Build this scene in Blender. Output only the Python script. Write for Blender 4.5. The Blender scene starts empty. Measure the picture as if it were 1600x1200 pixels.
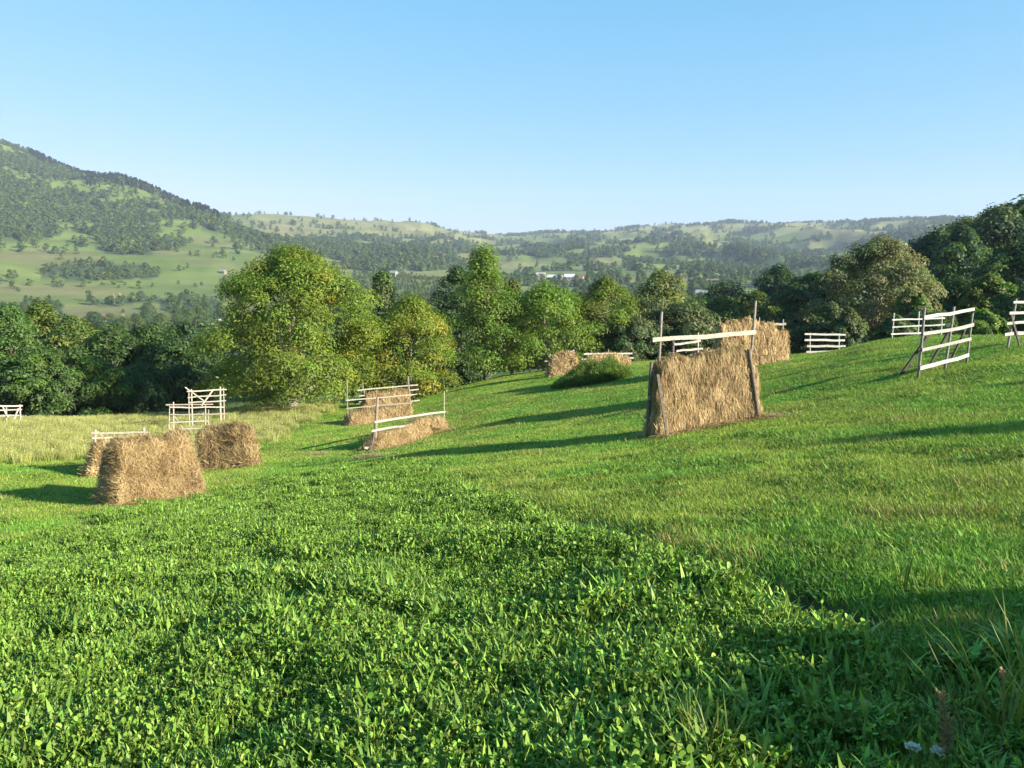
import bpy, math, random
import numpy as np
from mathutils import Vector

R = math.radians
SC = bpy.context.scene
COL = SC.collection
rng = np.random.default_rng(7)
random.seed(7)

# ------------------------------------------------------------------ camera
FPX, PITCH, CAMZ = 1203.0, R(8.0), 1.6          # focal length in photo pixels (1600 wide)
cp, sp_ = math.cos(PITCH), math.sin(PITCH)
cam = bpy.data.cameras.new("camera")
cam.sensor_width = 36.0
cam.lens = 36.0 * FPX / 1600.0
cam.clip_start = 0.1
cam.clip_end = 30000
camo = bpy.data.objects.new("camera", cam)
COL.objects.link(camo)
camo.location = (0, 0, CAMZ)
camo.rotation_euler = (R(90) - PITCH, 0, 0)
SC.camera = camo

# ------------------------------------------------------------------ light
SUN_EL, SUN_AZ = R(21.0), R(117.0)              # azimuth clockwise from +Y
sund = Vector((math.sin(SUN_AZ) * math.cos(SUN_EL), math.cos(SUN_AZ) * math.cos(SUN_EL), math.sin(SUN_EL)))
W = bpy.data.worlds.new("World")
SC.world = W
W.use_nodes = True
wn = W.node_tree
wn.nodes.clear()
sky = wn.nodes.new("ShaderNodeTexSky")
sky.sky_type = 'NISHITA'
sky.sun_disc = False
sky.sun_elevation = SUN_EL
sky.sun_rotation = SUN_AZ
sky.altitude = 400
sky.air_density = 1.0
sky.dust_density = 0.8
sky.ozone_density = 2.0
bg = wn.nodes.new("ShaderNodeBackground")
bg.inputs[1].default_value = 0.068
wo = wn.nodes.new("ShaderNodeOutputWorld")
sp3 = wn.nodes.new("ShaderNodeSeparateColor"); cb3 = wn.nodes.new("ShaderNodeCombineColor")
wn.links.new(sky.outputs[0], sp3.inputs[0])
for i_, (g_, a_) in enumerate(((1.11, 0.62), (0.46, 1.84), (0.4, 2.6))):      # the photo's clear, softly graded blue
    pw = wn.nodes.new("ShaderNodeMath"); pw.operation = 'POWER'; pw.inputs[1].default_value = g_
    ml = wn.nodes.new("ShaderNodeMath"); ml.operation = 'MULTIPLY'; ml.inputs[1].default_value = a_
    wn.links.new(sp3.outputs[i_], pw.inputs[0]); wn.links.new(pw.outputs[0], ml.inputs[0]); wn.links.new(ml.outputs[0], cb3.inputs[i_])
wn.links.new(cb3.outputs[0], bg.inputs[0])
wn.links.new(bg.outputs[0], wo.inputs[0])
sl = bpy.data.lights.new("sun", 'SUN')
sl.energy = 5.0
sl.angle = R(0.5)
sl.color = (1.0, 0.93, 0.80)
so = bpy.data.objects.new("sun", sl)
COL.objects.link(so)
so.rotation_euler = sund.to_track_quat('Z', 'Y').to_euler()
so.location = (40, -20, 60)
SC.view_settings.view_transform = 'Standard'
SC.view_settings.look = 'None'
SC.view_settings.exposure = 1.6
SC.view_settings.gamma = 1.0
SC.cycles.max_bounces = 6
SC.cycles.diffuse_bounces = 2
SC.cycles.glossy_bounces = 2
SC.cycles.transmission_bounces = 4
SC.cycles.transparent_max_bounces = 4
SC.cycles.volume_bounces = 0
SC.cycles.use_denoising = True

# ------------------------------------------------------------------ numpy helpers
def _hash(ix, iy, s):
    h = (ix.astype(np.int64) * 374761393 + iy.astype(np.int64) * 668265263 + s * 974634777) & 0xFFFFFFFF
    h = ((h ^ (h >> 13)) * 1274126177) & 0xFFFFFFFF
    h = h ^ (h >> 16)
    return (h & 0xFFFFFF) / float(0x1000000)

def vnoise(x, y, s=0):
    x = np.asarray(x, float); y = np.asarray(y, float)
    ix = np.floor(x); iy = np.floor(y)
    fx = x - ix; fy = y - iy
    fx = fx * fx * (3 - 2 * fx); fy = fy * fy * (3 - 2 * fy)
    a = _hash(ix, iy, s); b = _hash(ix + 1, iy, s); c = _hash(ix, iy + 1, s); d = _hash(ix + 1, iy + 1, s)
    return (a * (1 - fx) + b * fx) * (1 - fy) + (c * (1 - fx) + d * fx) * fy

def fbm(x, y, s=0, o=4):
    t = 0; a = 0.5; n = 0
    for i in range(o):
        t = t + a * vnoise(x * 2 ** i, y * 2 ** i, s + 17 * i); n += a; a *= 0.5
    return t / n

def sstep(a, b, x):
    t = np.clip((x - a) / (b - a), 0, 1)
    return t * t * (3 - 2 * t)

def pchip(xk, yk, x):
    xk = np.asarray(xk, float); yk = np.asarray(yk, float)
    h = np.diff(xk); dl = np.diff(yk, axis=0)
    dl = dl / h.reshape((-1,) + (1,) * (yk.ndim - 1))
    d = np.zeros_like(yk)
    w1 = 2 * h[1:] + h[:-1]; w2 = h[1:] + 2 * h[:-1]
    sh = (-1,) + (1,) * (yk.ndim - 1)
    w1 = w1.reshape(sh); w2 = w2.reshape(sh)
    with np.errstate(divide='ignore', invalid='ignore'):
        m = (w1 + w2) / (w1 / dl[:-1] + w2 / dl[1:])
    d[1:-1] = np.where(dl[:-1] * dl[1:] > 0, m, 0)
    d[0] = dl[0]; d[-1] = dl[-1]
    i = np.clip(np.searchsorted(xk, x) - 1, 0, len(xk) - 2)
    t = (x - xk[i]) / h[i]
    t = t.reshape((-1,) + (1,) * (yk.ndim - 1)); hh = h[i].reshape(t.shape)
    return ((1 + 2 * t) * (1 - t) ** 2 * yk[i] + t * (1 - t) ** 2 * hh * d[i]
            + t * t * (3 - 2 * t) * yk[i + 1] + t * t * (t - 1) * hh * d[i + 1])

def in_poly(px, py, poly):
    px = np.asarray(px, float); py = np.asarray(py, float)
    r = np.zeros(px.shape, bool)
    n = len(poly)
    for i in range(n):
        x0, y0 = poly[i]; x1, y1 = poly[(i + 1) % n]
        if y0 == y1: continue
        c = ((y0 > py) != (y1 > py)) & (px < (x1 - x0) * (py - y0) / (y1 - y0) + x0)
        r ^= c
    return r

# ------------------------------------------------------------------ photo geometry
def ray(px, py):
    kx = (px - 800) / FPX; ky = (600 - py) / FPX
    return np.array([kx, cp + ky * sp_, -sp_ + ky * cp])

def project(x, y, z):
    z = z - CAMZ
    cf = np.maximum(y * cp - z * sp_, 0.05)
    return 800 + FPX * x / cf, 600 - FPX * (y * sp_ + z * cp) / cf

def az_of(px):
    return math.atan2((px - 800) / FPX, 1.0 / cp) if True else 0

def z_at(az, d, py):                    # height of the point at range d that shows at row py
    k = (600 - py) / FPX
    t = math.cos(az) * (k * cp - sp_) / (cp + k * sp_)
    return CAMZ + d * t

def plane(az, d):
    return d * (-0.149 * math.cos(az) + 0.130 * math.sin(az))

# ------------------------------------------------------------------ terrain
COLS = {
 -300: [(20,812),(28,760),(34,727),(45,672),(52,660),(60,668),(75,682),(100,660),(200,600),(300,560),(450,508),(600,470),(800,420),(1000,370),(1300,290),(1700,190),(2000,140),(2300,150),(3500,240)],
 0: [(20,800),(28,745),(34,715),(45,670),(52,660),(60,668),(75,680),(100,655),(200,595),(300,557),(450,508),(600,478),(800,440),(1000,400),(1300,340),(1700,266),(2000,218),(2300,226),(3500,300)],
 200: [(19,790),(24,757),(30,725),(40,690),(52,660),(58,655),(65,660),(80,670),(100,652),(200,592),(300,555),(450,512),(600,482),(800,440),(1000,402),(1250,362),(1500,322),(1700,290),(2000,306),(3000,335)],
 310: [(20.5,772),(25,742),(30,720),(40,683),(52,653),(58,650),(70,657),(100,645),(200,590),(300,550),(450,508),(600,478),(800,439),(1000,408),(1250,372),(1450,336),(1600,330),(1900,338),(2600,345),(3400,350)],
 400: [(20.5,758),(25,732),(32,700),(42,668),(52,643),(58,641),(70,650),(100,635),(200,585),(300,548),(450,505),(600,472),(800,438),(1000,415),(1250,386),(1400,366),(1550,370),(1900,356),(2600,336),(3200,347)],
 600: [(20,729),(28,701),(36,672),(45,647),(55,630),(62,624),(75,622),(100,612),(200,575),(350,520),(500,484),(700,458),(900,430),(1200,412),(1700,385),(2200,364),(2600,352),(3200,362),(3800,370)],
 800: [(20,703),(28,672),(36,638),(45,612),(55,594),(62,588),(75,588),(100,583),(200,556),(350,512),(500,482),(700,460),(1000,432),(1500,410),(2200,392),(3200,373),(3800,382)],
 1000: [(18,690),(24,658),(30,630),(38,601),(46,581),(55,570),(65,566),(75,568),(100,570),(200,548),(350,505),(500,478),(700,458),(1000,432),(1600,405),(2200,382),(2800,366),(3200,358),(3800,367)],
 1200: [(15,690),(20,653),(24,628),(30,599),(38,572),(46,562),(52,559),(60,561),(75,565),(100,566),(200,545),(350,505),(600,468),(1000,436),(1600,402),(2400,369),(3200,352),(3800,362)],
 1300: [(15,681),(20,640),(24,614),(30,581),(38,560),(46,553),(52,552),(60,554),(75,557),(100,550),(150,535),(200,525),(350,497),(600,466),(1000,437),(1600,404),(2400,367),(3200,351),(3800,361)],
 1400: [(15,673),(20,628),(24,600),(30,565),(36,543),(42,533),(48,531),(60,538),(80,540),(110,525),(150,505),(200,500),(300,490),(600,462),(1000,436),(1600,405),(2400,366),(3000,350),(3600,358)],
 1500: [(15,665),(20,621),(24,590),(30,556),(36,535),(42,528),(48,527),(60,535),(80,533),(110,505),(150,478),(200,458),(260,452),(320,450),(600,452),(1000,430),(1600,400),(2400,362),(3000,343),(3600,352)],
 1600: [(15,659),(20,614),(26,566),(32,539),(38,528),(44,526),(52,531),(65,533),(80,520),(110,482),(150,446),(200,415),(260,392),(320,382),(400,396),(700,420),(1500,396),(3000,338),(3600,345)],
 1900: [(15,640),(20,600),(26,560),(34,525),(44,515),(60,510),(80,490),(110,450),(150,415),(200,382),(260,358),(320,350),(500,372),(1500,380),(3000,330),(3600,340)],
}
NR = 430
LD0, LD1 = math.log(0.5), math.log(4400.0)
ld = np.linspace(LD0, LD1, NR)
dist = np.exp(ld)
caz, cz = [], []
for px_, lst in sorted(COLS.items()):
    a = az_of(px_)
    ds = [0.5, 2, 5, 9, 13]
    zs = [plane(a, d) for d in ds]
    for d, py_ in lst:
        ds.append(d); zs.append(z_at(a, d, py_))
    ds.append(4500); zs.append(zs[-1] - 25)
    caz.append(a); cz.append(pchip(np.log(ds), zs, ld))
def generic(a, tail):
    s = plane(a, 1.0)
    base = s * 34 * (1 - np.exp(-dist / 34))
    return base + tail * sstep(100, 1500, dist)
left_z = cz[0]
for deg, z in ((-62, None), (-90, None), (-130, -10), (-180, 30), (62, 60), (90, 70), (130, 50), (180, 30)):
    a = R(deg)
    if z is None:
        t = 0.8 if deg == -62 else 0.35
        zz = np.where(dist < 15, plane(a, 1) * dist, 0)
        g = generic(a, -10)
        zz = g * (1 - t) + left_z * t
    else:
        zz = generic(a, z)
    caz.append(a); cz.append(zz)
o_ = np.argsort(caz)
caz = np.array(caz)[o_]; cz = np.array(cz)[o_]
AZ = np.concatenate([np.radians(np.arange(-180, -50, 2.0)), np.radians(np.arange(-50, 50.01, 0.16)), np.radians(np.arange(52, 180.01, 2.0))])
ZG = pchip(caz, cz, AZ)                      # (naz, nr)
gx = np.sin(AZ)[:, None] * dist[None, :]
gy = np.cos(AZ)[:, None] * dist[None, :]
D2 = np.broadcast_to(dist[None, :], gx.shape)
near_n = (fbm(gx / 2.6, gy / 2.6, 3) - 0.5) * 0.16 * sstep(1.5, 6, D2) * (1 - sstep(60, 200, D2))
mid_n = (fbm(gx / 28, gy / 28, 5) - 0.5) * 3.0 * sstep(90, 400, D2)
far_n = (fbm(gx / 190, gy / 190, 9) - 0.5) * 26 * sstep(350, 1200, D2)
far2 = -np.abs(fbm(gx / 330, gy / 420, 21) - 0.5) * 190 * sstep(900, 1800, D2) * sstep(-0.26, -0.12, AZ)[:, None]
far2 = far2 + 26 * sstep(900, 1800, D2) * sstep(-0.26, -0.12, AZ)[:, None]
ZG = ZG + near_n + mid_n + far_n + far2 * (1 - sstep(2400, 2900, D2) * 0.5)
ZG[-1] = ZG[0] = 0.5 * (ZG[0] + ZG[-1])

def H(x, y):
    x = np.asarray(x, float); y = np.asarray(y, float)
    d = np.clip(np.hypot(x, y), 0.51, 4390); a = np.arctan2(x, y)
    fi = np.clip(np.interp(a, AZ, np.arange(len(AZ))), 0, len(AZ) - 1.001)
    fj = np.clip((np.log(d) - LD0) / (LD1 - LD0) * (NR - 1), 0, NR - 1.001)
    i = fi.astype(int); j = fj.astype(int); u = fi - i; v = fj - j
    return ((ZG[i, j] * (1 - u) + ZG[i + 1, j] * u) * (1 - v) + (ZG[i, j + 1] * (1 - u) + ZG[i + 1, j + 1] * u) * v)

def h1(x, y): return float(H(np.array([x]), np.array([y]))[0])

def hit(px, py, dmax=4000, dmin=1.0):        # where the line of sight meets the ground
    r = ray(px, py)
    ts = np.exp(np.linspace(math.log(dmin), math.log(dmax), 4000))
    X = r[0] * ts; Y = r[1] * ts; Z = CAMZ + r[2] * ts
    b = np.nonzero(Z < H(X, Y))[0]
    k = b[0] if len(b) else len(ts) - 1
    return np.array([X[k], Y[k], h1(X[k], Y[k])])

def ground_px(px, d):                        # ground point at range d under picture column px
    a = math.atan2((px - 800) / FPX, 1.0)
    x, y = d * math.sin(a), d * math.cos(a)
    return np.array([x, y, h1(x, y)])

# ------------------------------------------------------------------ mesh / material helpers
def tag(o, label=None, cat=None, group=None, kind=None):
    if label: o["label"] = label
    if cat: o["category"] = cat
    if group: o["group"] = group
    if kind: o["kind"] = kind
    return o

def mesh_np(name, V, F, mat=None, C=None, smooth=False):
    V = np.asarray(V, np.float32); F = np.asarray(F, np.int32)
    me = bpy.data.meshes.new(name)
    me.vertices.add(len(V)); me.vertices.foreach_set("co", V.ravel())
    n, k = F.shape
    me.loops.add(n * k); me.loops.foreach_set("vertex_index", F.ravel())
    me.polygons.add(n); me.polygons.foreach_set("loop_start", np.arange(0, n * k, k, dtype=np.int32))
    if C is not None:
        at = me.color_attributes.new("Col", 'FLOAT_COLOR', 'POINT')
        c4 = np.ones((len(V), 4), np.float32); c4[:, :3] = C
        at.data.foreach_set("color", c4.ravel())
    me.update(calc_edges=True)
    if smooth: me.polygons.foreach_set("use_smooth", np.ones(n, bool))
    if mat: me.materials.append(mat)
    return me

def obj(name, me, parent=None, link=True):
    o = bpy.data.objects.new(name, me)
    if link: COL.objects.link(o)
    if parent: o.parent = parent
    return o

def empty(name, loc, rz=0.0):
    o = bpy.data.objects.new(name, None); COL.objects.link(o)
    o.empty_display_size = 0.3
    o.location = [float(v) for v in loc]; o.rotation_euler = (0, 0, rz)
    return o

class MB:
    """Collects quads with one colour each vertex, built as one mesh."""
    def __init__(s): s.v = []; s.f = []; s.n = 0; s.c = []
    def add(s, V, F, c=(1, 1, 1)):
        V = np.asarray(V, float); F = np.asarray(F, int)
        s.v.append(V); s.f.append(F + s.n); s.n += len(V)
        c = np.asarray(c, float)
        s.c.append(np.broadcast_to(c, (len(V), 3)) if c.ndim == 1 else c)
    def bar(s, p, q, w, t, side=None, c=(1, 1, 1), jit=0.0):
        """a plank from p to q: width w (vertical-ish), thickness t (along side)"""
        p = np.asarray(p, float); q = np.asarray(q, float)
        d = q - p; L = np.linalg.norm(d); d = d / L
        sd = np.array([0, 1, 0.0]) if side is None else np.asarray(side, float)
        sd = sd - d * sd.dot(d); sd /= np.linalg.norm(sd) + 1e-9
        up = np.cross(d, sd)
        n = 5; V = []
        for i in range(n):
            f = i / (n - 1); c0 = p + d * L * f + (up * (random.uniform(-1, 1) * jit) + sd * random.uniform(-1, 1) * jit * 0.5)
            ww = w * random.uniform(0.92, 1.08) / 2; tt = t / 2
            V += [c0 - up * ww - sd * tt, c0 + up * ww - sd * tt, c0 + up * ww + sd * tt, c0 - up * ww + sd * tt]
        F = []
        for i in range(n - 1):
            b = 4 * i
            for k in range(4): F.append((b + k, b + (k + 1) % 4, b + 4 + (k + 1) % 4, b + 4 + k))
        F.append((3, 2, 1, 0)); e = 4 * (n - 1); F.append((e, e + 1, e + 2, e + 3))
        s.add(V, F, c)
    def tube(s, pts, rad, k=7, c=(1, 1, 1)):
        pts = [np.asarray(p, float) for p in pts]; V = []; n = len(pts)
        for i, p in enumerate(pts):
            d = pts[min(i + 1, n - 1)] - pts[max(i - 1, 0)]; d = d / (np.linalg.norm(d) + 1e-9)
            a = np.cross(d, (0.3, 0.9, 0.1)); a /= np.linalg.norm(a) + 1e-9; b = np.cross(d, a)
            for j in range(k):
                th = 2 * math.pi * j / k
                V.append(p + (a * math.cos(th) + b * math.sin(th)) * rad[i])
        F = []
        for i in range(n - 1):
            for j in range(k):
                F.append((i * k + j, i * k + (j + 1) % k, (i + 1) * k + (j + 1) % k, (i + 1) * k + j))
        V.append(pts[-1]); V.append(pts[0])
        for j in range(0, k):
            F.append(((n - 1) * k + j, (n - 1) * k + (j + 1) % k, n * k, n * k))
            F.append(((j + 1) % k, j, n * k + 1, n * k + 1))
        s.add(V, F, c)
    def mesh(s, name, mat, smooth=False):
        V = np.concatenate(s.v); C = np.concatenate(s.c)
        F = np.concatenate(s.f)
        me = bpy.data.meshes.new(name)
        faces = [tuple(dict.fromkeys(int(i) for i in f)) for f in F]
        me.from_pydata(V.tolist(), [], faces)
        at = me.color_attributes.new("Col", 'FLOAT_COLOR', 'POINT')
        c4 = np.ones((len(V), 4), np.float32); c4[:, :3] = C
        at.data.foreach_set("color", c4.ravel())
        if smooth: me.polygons.foreach_set("use_smooth", np.ones(len(faces), bool))
        me.materials.append(mat)
        return me

def new_mat(name):
    m = bpy.data.materials.new(name); m.use_nodes = True
    nt = m.node_tree; nt.nodes.clear()
    return m, nt, nt.nodes.new("ShaderNodeOutputMaterial")

def leaf_mat(name, trans=0.35, rough=0.5, spec=0.3, rand=0.25, tcol=(1.0, 1.0, 0.5)):
    m, nt, out = new_mat(name); N = nt.nodes; L = nt.links
    at = N.new("ShaderNodeAttribute"); at.attribute_name = "Col"
    oi = N.new("ShaderNodeObjectInfo")
    mr = N.new("ShaderNodeMapRange"); mr.inputs[3].default_value = 1 - rand; mr.inputs[4].default_value = 1 + rand
    L.new(oi.outputs["Random"], mr.inputs[0])
    hs = N.new("ShaderNodeHueSaturation"); L.new(at.outputs[0], hs.inputs["Color"]); L.new(mr.outputs[0], hs.inputs["Value"])
    p = N.new("ShaderNodeBsdfPrincipled"); p.inputs["Roughness"].default_value = rough
    p.inputs["Specular IOR Level"].default_value = spec
    L.new(hs.outputs[0], p.inputs["Base Color"])
    tr = N.new("ShaderNodeBsdfTranslucent")
    mx = N.new("ShaderNodeMixRGB"); mx.blend_type = 'MULTIPLY'; mx.inputs[0].default_value = 1
    mx.inputs[2].default_value = (*[1.5 * c for c in tcol], 1); L.new(hs.outputs[0], mx.inputs[1]); L.new(mx.outputs[0], tr.inputs[0])
    ms = N.new("ShaderNodeMixShader"); ms.inputs[0].default_value = trans
    L.new(p.outputs[0], ms.inputs[1]); L.new(tr.outputs[0], ms.inputs[2]); L.new(ms.outputs[0], out.inputs[0])
    return m

def surf_mat(name, rough=0.85, nscale=20, namp=0.35, stretch=(1, 1, 1), bump=0.0, coord="Object", nscale2=None):
    """vertex colour (the thing's own colour) times a procedural grain"""
    m, nt, out = new_mat(name); N = nt.nodes; L = nt.links
    at = N.new("ShaderNodeAttribute"); at.attribute_name = "Col"
    tc = N.new("ShaderNodeTexCoord"); mp = N.new("ShaderNodeMapping"); mp.inputs["Scale"].default_value = stretch
    L.new(tc.outputs[coord], mp.inputs[0])
    nz = N.new("ShaderNodeTexNoise"); nz.inputs["Scale"].default_value = nscale; nz.inputs["Detail"].default_value = 6
    nz.inputs["Roughness"].default_value = 0.65
    L.new(mp.outputs[0], nz.inputs["Vector"])
    mr = N.new("ShaderNodeMapRange"); mr.inputs[1].default_value = 0.25; mr.inputs[2].default_value = 0.75
    mr.inputs[3].default_value = 1 - namp; mr.inputs[4].default_value = 1 + namp
    L.new(nz.outputs[0], mr.inputs[0])
    hs = N.new("ShaderNodeHueSaturation"); L.new(at.outputs[0], hs.inputs["Color"]); L.new(mr.outputs[0], hs.inputs["Value"])
    p = N.new("ShaderNodeBsdfPrincipled"); p.inputs["Roughness"].default_value = rough
    p.inputs["Specular IOR Level"].default_value = 0.2
    L.new(hs.outputs[0], p.inputs["Base Color"])
    if bump:
        bp = N.new("ShaderNodeBump"); bp.inputs["Strength"].default_value = bump; bp.inputs["Distance"].default_value = 0.05
        L.new(nz.outputs[0], bp.inputs["Height"]); L.new(bp.outputs[0], p.inputs["Normal"])
    L.new(p.outputs[0], out.inputs[0])
    return m

M_LEAF = leaf_mat("leaf", 0.32, 0.55, 0.25, 0.12)
M_FAR = leaf_mat("far_leaf", 0.2, 0.8, 0.1, 0.22)
M_HERB = leaf_mat("herb", 0.13, 0.55, 0.2, 0.2)
M_GRASS = leaf_mat("grass_blade", 0.16, 0.55, 0.2, 0.25)
M_STRAW = leaf_mat("straw", 0.2, 0.6, 0.3, 0.0, (1, .9, .6))
M_BARK = surf_mat("bark", 0.9, 14, 0.45, (1, 1, 0.25), 0.6)
M_WOOD = surf_mat("weathered_wood", 0.85, 14, 0.55, (1, 1, 1.6), 0.4)
M_HAY = surf_mat("hay", 0.95, 22, 0.5, (1, 1, 0.35), 0.9)
M_WALL = surf_mat("plaster", 0.9, 3, 0.12)
M_SOILY = surf_mat("ground_cover", 0.95, 2.2, 0.3, (1, 1, 1), 0.4)

# ------------------------------------------------------------------ zones of the field, in picture outline projected on the ground
CLOVER = [(-900, 2500), (-900, 930), (-200, 890), (0, 868), (100, 840), (190, 806), (330, 770), (480, 748), (600, 731), (650, 727), (700, 748),
          (760, 778), (850, 818), (950, 855), (1080, 895), (1180, 935), (1290, 985), (1390, 1025), (1470, 1035), (1700, 1020), (2400, 1100), (2400, 2500)]
FURROW = [(640, 722), (690, 735), (760, 765), (860, 805), (960, 842), (1090, 880), (1200, 925), (1300, 970), (1420, 1010)]
MEADOW = [(-900, 745), (-200, 738), (0, 727), (140, 722), (230, 712), (330, 704), (400, 692), (440, 676), (480, 655), (510, 640), (505, 600), (-900, 600)]

def zone_masks(x, y, z):
    px, py = project(x, y, z)
    d = np.hypot(x, y)
    front = y > 0.8
    j = (fbm(x * 1.6, y * 1.6, 31, 3) - 0.5) * 1.9
    jpx = px + j * 34; jpy = py + j * 16
    inb = d < 62
    cl = np.where(front, in_poly(jpx, jpy, CLOVER), (x < 2.5)) & (d < 26)
    me = front & in_poly(jpx, jpy, MEADOW) & (d > 22) & (d < 66)
    fx = [p[0] for p in FURROW]; fy = [p[1] for p in FURROW]
    fd = np.where((px > 630) & (px < 1430) & front, py - np.interp(px, fx, fy), 1e3) * d * d / (3.0 * FPX) * 50      # about 50 to the metre
    return px, py, cl & ~me, me, fd, inb

# ------------------------------------------------------------------ wooded parts of the hills
FOR_X = [-300, 0, 60, 110, 150, 165, 190, 235, 260, 300, 350, 400, 450]
FOR_Y = [380, 375, 372, 362, 368, 392, 402, 398, 390, 386, 388, 393, 395]
CLEAR = [(75, 297, 34, 5), (140, 303, 26, 4), (180, 314, 30, 6), (105, 325, 30, 3), (240, 333, 30, 4), (45, 318, 30, 3), (120, 352, 30, 6), (30, 285, 18, 3), (290, 348, 22, 3)]
def wood(px, py, d, x, y, z):
    n = fbm(x / 60, y / 60, 41, 3); m = fbm(x / 260, y / 260, 43, 3)
    fl = np.interp(px, FOR_X, FOR_Y) + (n - 0.5) * 22
    left = (px < 452) & (d > 520) & (d < np.where(px > 360, 1560, 2400))
    w = np.where(left & (py < fl), np.where((fbm(x / 130 + z / 40, y / 130, 47, 3) > 0.625), 0.10, 0.95), 0.0)
    for cx, cy, rx, ry in CLEAR:
        w = np.where(left & (((px - cx) / rx) ** 2 + ((py - cy) / ry) ** 2 < 0.6 + n * 0.9), 0.03, w)
    for cx, cy, rx, ry, k in ((150, 424, 96, 14, 0.9), (100, 425, 40, 10, .9), (230, 428, 20, 8, .7), (300, 478, 48, 14, 0.8), (215, 468, 45, 6, 0.7), (170, 474, 40, 6, .6), (70, 478, 34, 10, 0.7), (20, 372, 40, 8, .6)):
        w = np.where((px < 452) & (((px - cx) / rx) ** 2 + ((py - cy) / ry) ** 2 < 0.6 + n * 0.8), np.maximum(w, k), w)
    w = np.where((px < 452) & (d > 520) & (w < 0.05) & (n > 0.52), 0.14, w)
    right = ((px >= 440) & (d > 500)) | ((px > 360) & (d > 1560))
    thr = np.where((px < 780) & (py < 372), 0.66, 0.555)
    thr = np.where((px >= 780) & (py < 385), 0.555, thr)
    thr = np.where((px > 1150) & (py < 372), 0.57, thr)
    mix = 0.62 * n + 0.38 * m
    w = np.where(right, 0.85 * sstep(thr - 0.02, thr + 0.035, mix) + 0.02, w)
    for cx, cy, rx, ry, k in ((640, 413, 90, 11, 0.9), (500, 388, 62, 14, 0.85), (565, 398, 60, 10, .8), (680, 390, 60, 8, 0.7), (1180, 395, 50, 18, .6), (880, 440, 100, 9, .6)):
        w = np.where(right & (((px - cx) / rx) ** 2 + ((py - cy) / ry) ** 2 < 0.7 + n * 0.7), np.maximum(w, k), w)
    w = np.where(right & (px > 838) & (px < 918) & (py > 424) & (py < 452) & (d > 800), 0.02, w)
    w = np.where(right & (px > 552) & (px < 735) & (py > 424) & (py < 466), 0.0, w)
    w = np.where((d < 520) & (d > 115), 0.85, w)
    w = np.where((d < 520) & (d > 230) & (px < 430) & (px > 90) & (py < 525), 0.04, w)
    hill = (px > 1380) & (d > 75) & (d < 520)
    w = np.where(hill, 0.9, w)
    return w

# ------------------------------------------------------------------ terrain mesh
V0 = np.stack([gx, gy, ZG], -1)
na = len(AZ)
px, py, zc, zm, fd, inb = zone_masks(gx, gy, ZG)
col = np.zeros(gx.shape + (3,))
n1 = fbm(gx / 1.1, gy / 1.1, 51)[..., None]; n2 = fbm(gx / 7, gy / 7, 53)[..., None]
mown = np.array([0.095, 0.155, 0.024]) * (0.7 + 0.6 * n1) + np.array([0.03, 0.02, 0.0]) * (n2 - 0.4)
col[:] = mown
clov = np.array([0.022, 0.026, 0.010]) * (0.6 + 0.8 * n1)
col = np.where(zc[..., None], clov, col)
mead = np.array([0.17, 0.19, 0.06]) * (0.75 + 0.5 * n2)
col = np.where(zm[..., None], mead, col)
fur = np.exp(-(fd / 17.0) ** 2)[..., None] * np.clip(n1 * 3 - 0.5, 0, 1)
col = col * (1 - fur) + np.array([0.045, 0.032, 0.018]) * fur
ZG = ZG - 0.13 * np.exp(-(fd / 10.0) ** 2) * np.clip(n1[..., 0] * 2 - .3, 0, 1)
V0 = np.stack([gx, gy, ZG], -1)
# far fields: strips along the contours of the slope
fA = fbm(gx / 150 + ZG / 60, gy / 150, 61, 3)[..., None]
fB = vnoise(ZG / 9.0 + fbm(gx / 90, gy / 90, 63) * 2, gx / 240.0 + gy / 300.0, 65)[..., None]
fC = (0.5 * fbm(gx / 20, gy / 20, 67, 3) + 0.5 * vnoise(ZG / 2.2 + 2 * fbm(gx / 60, gy / 60, 68), gx / 120.0, 69))[..., None]
green = np.array([0.098, 0.136, 0.025]); dry = np.array([0.185, 0.162, 0.066]); pale = np.array([0.125, 0.160, 0.036])
field = green + (pale - green) * sstep(0.3, 0.7, fB) + (dry - pale) * sstep(0.54, 0.68, fA) * (0.5 + fB * 0.5)
uphill = (((px > 400) & (px < 790) & (py < 380)) | ((px > 790) & (py < 366)))[..., None]
field = np.where(uphill, field * 0.45 + dry * 0.6, field)
field = field * (0.6 + 0.8 * fC)
wd = wood(px, py, D2, gx, gy, ZG)[..., None]
field = field * (1 - sstep(.3, .8, wd)) + np.array([0.05, 0.075, 0.03]) * sstep(.3, .8, wd)
farm = sstep(90, 150, D2)[..., None]
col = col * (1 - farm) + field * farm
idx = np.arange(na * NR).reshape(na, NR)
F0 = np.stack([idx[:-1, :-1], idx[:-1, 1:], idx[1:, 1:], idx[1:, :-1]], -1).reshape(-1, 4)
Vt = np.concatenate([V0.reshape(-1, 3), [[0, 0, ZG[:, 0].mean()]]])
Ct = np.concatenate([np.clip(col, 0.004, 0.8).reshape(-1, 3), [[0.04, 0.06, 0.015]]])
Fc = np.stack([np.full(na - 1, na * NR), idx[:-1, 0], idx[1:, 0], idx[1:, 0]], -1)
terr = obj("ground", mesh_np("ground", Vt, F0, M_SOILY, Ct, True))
tag(terr, "sloping green hay field running down to a valley and hills", "ground", kind="structure")

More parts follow.
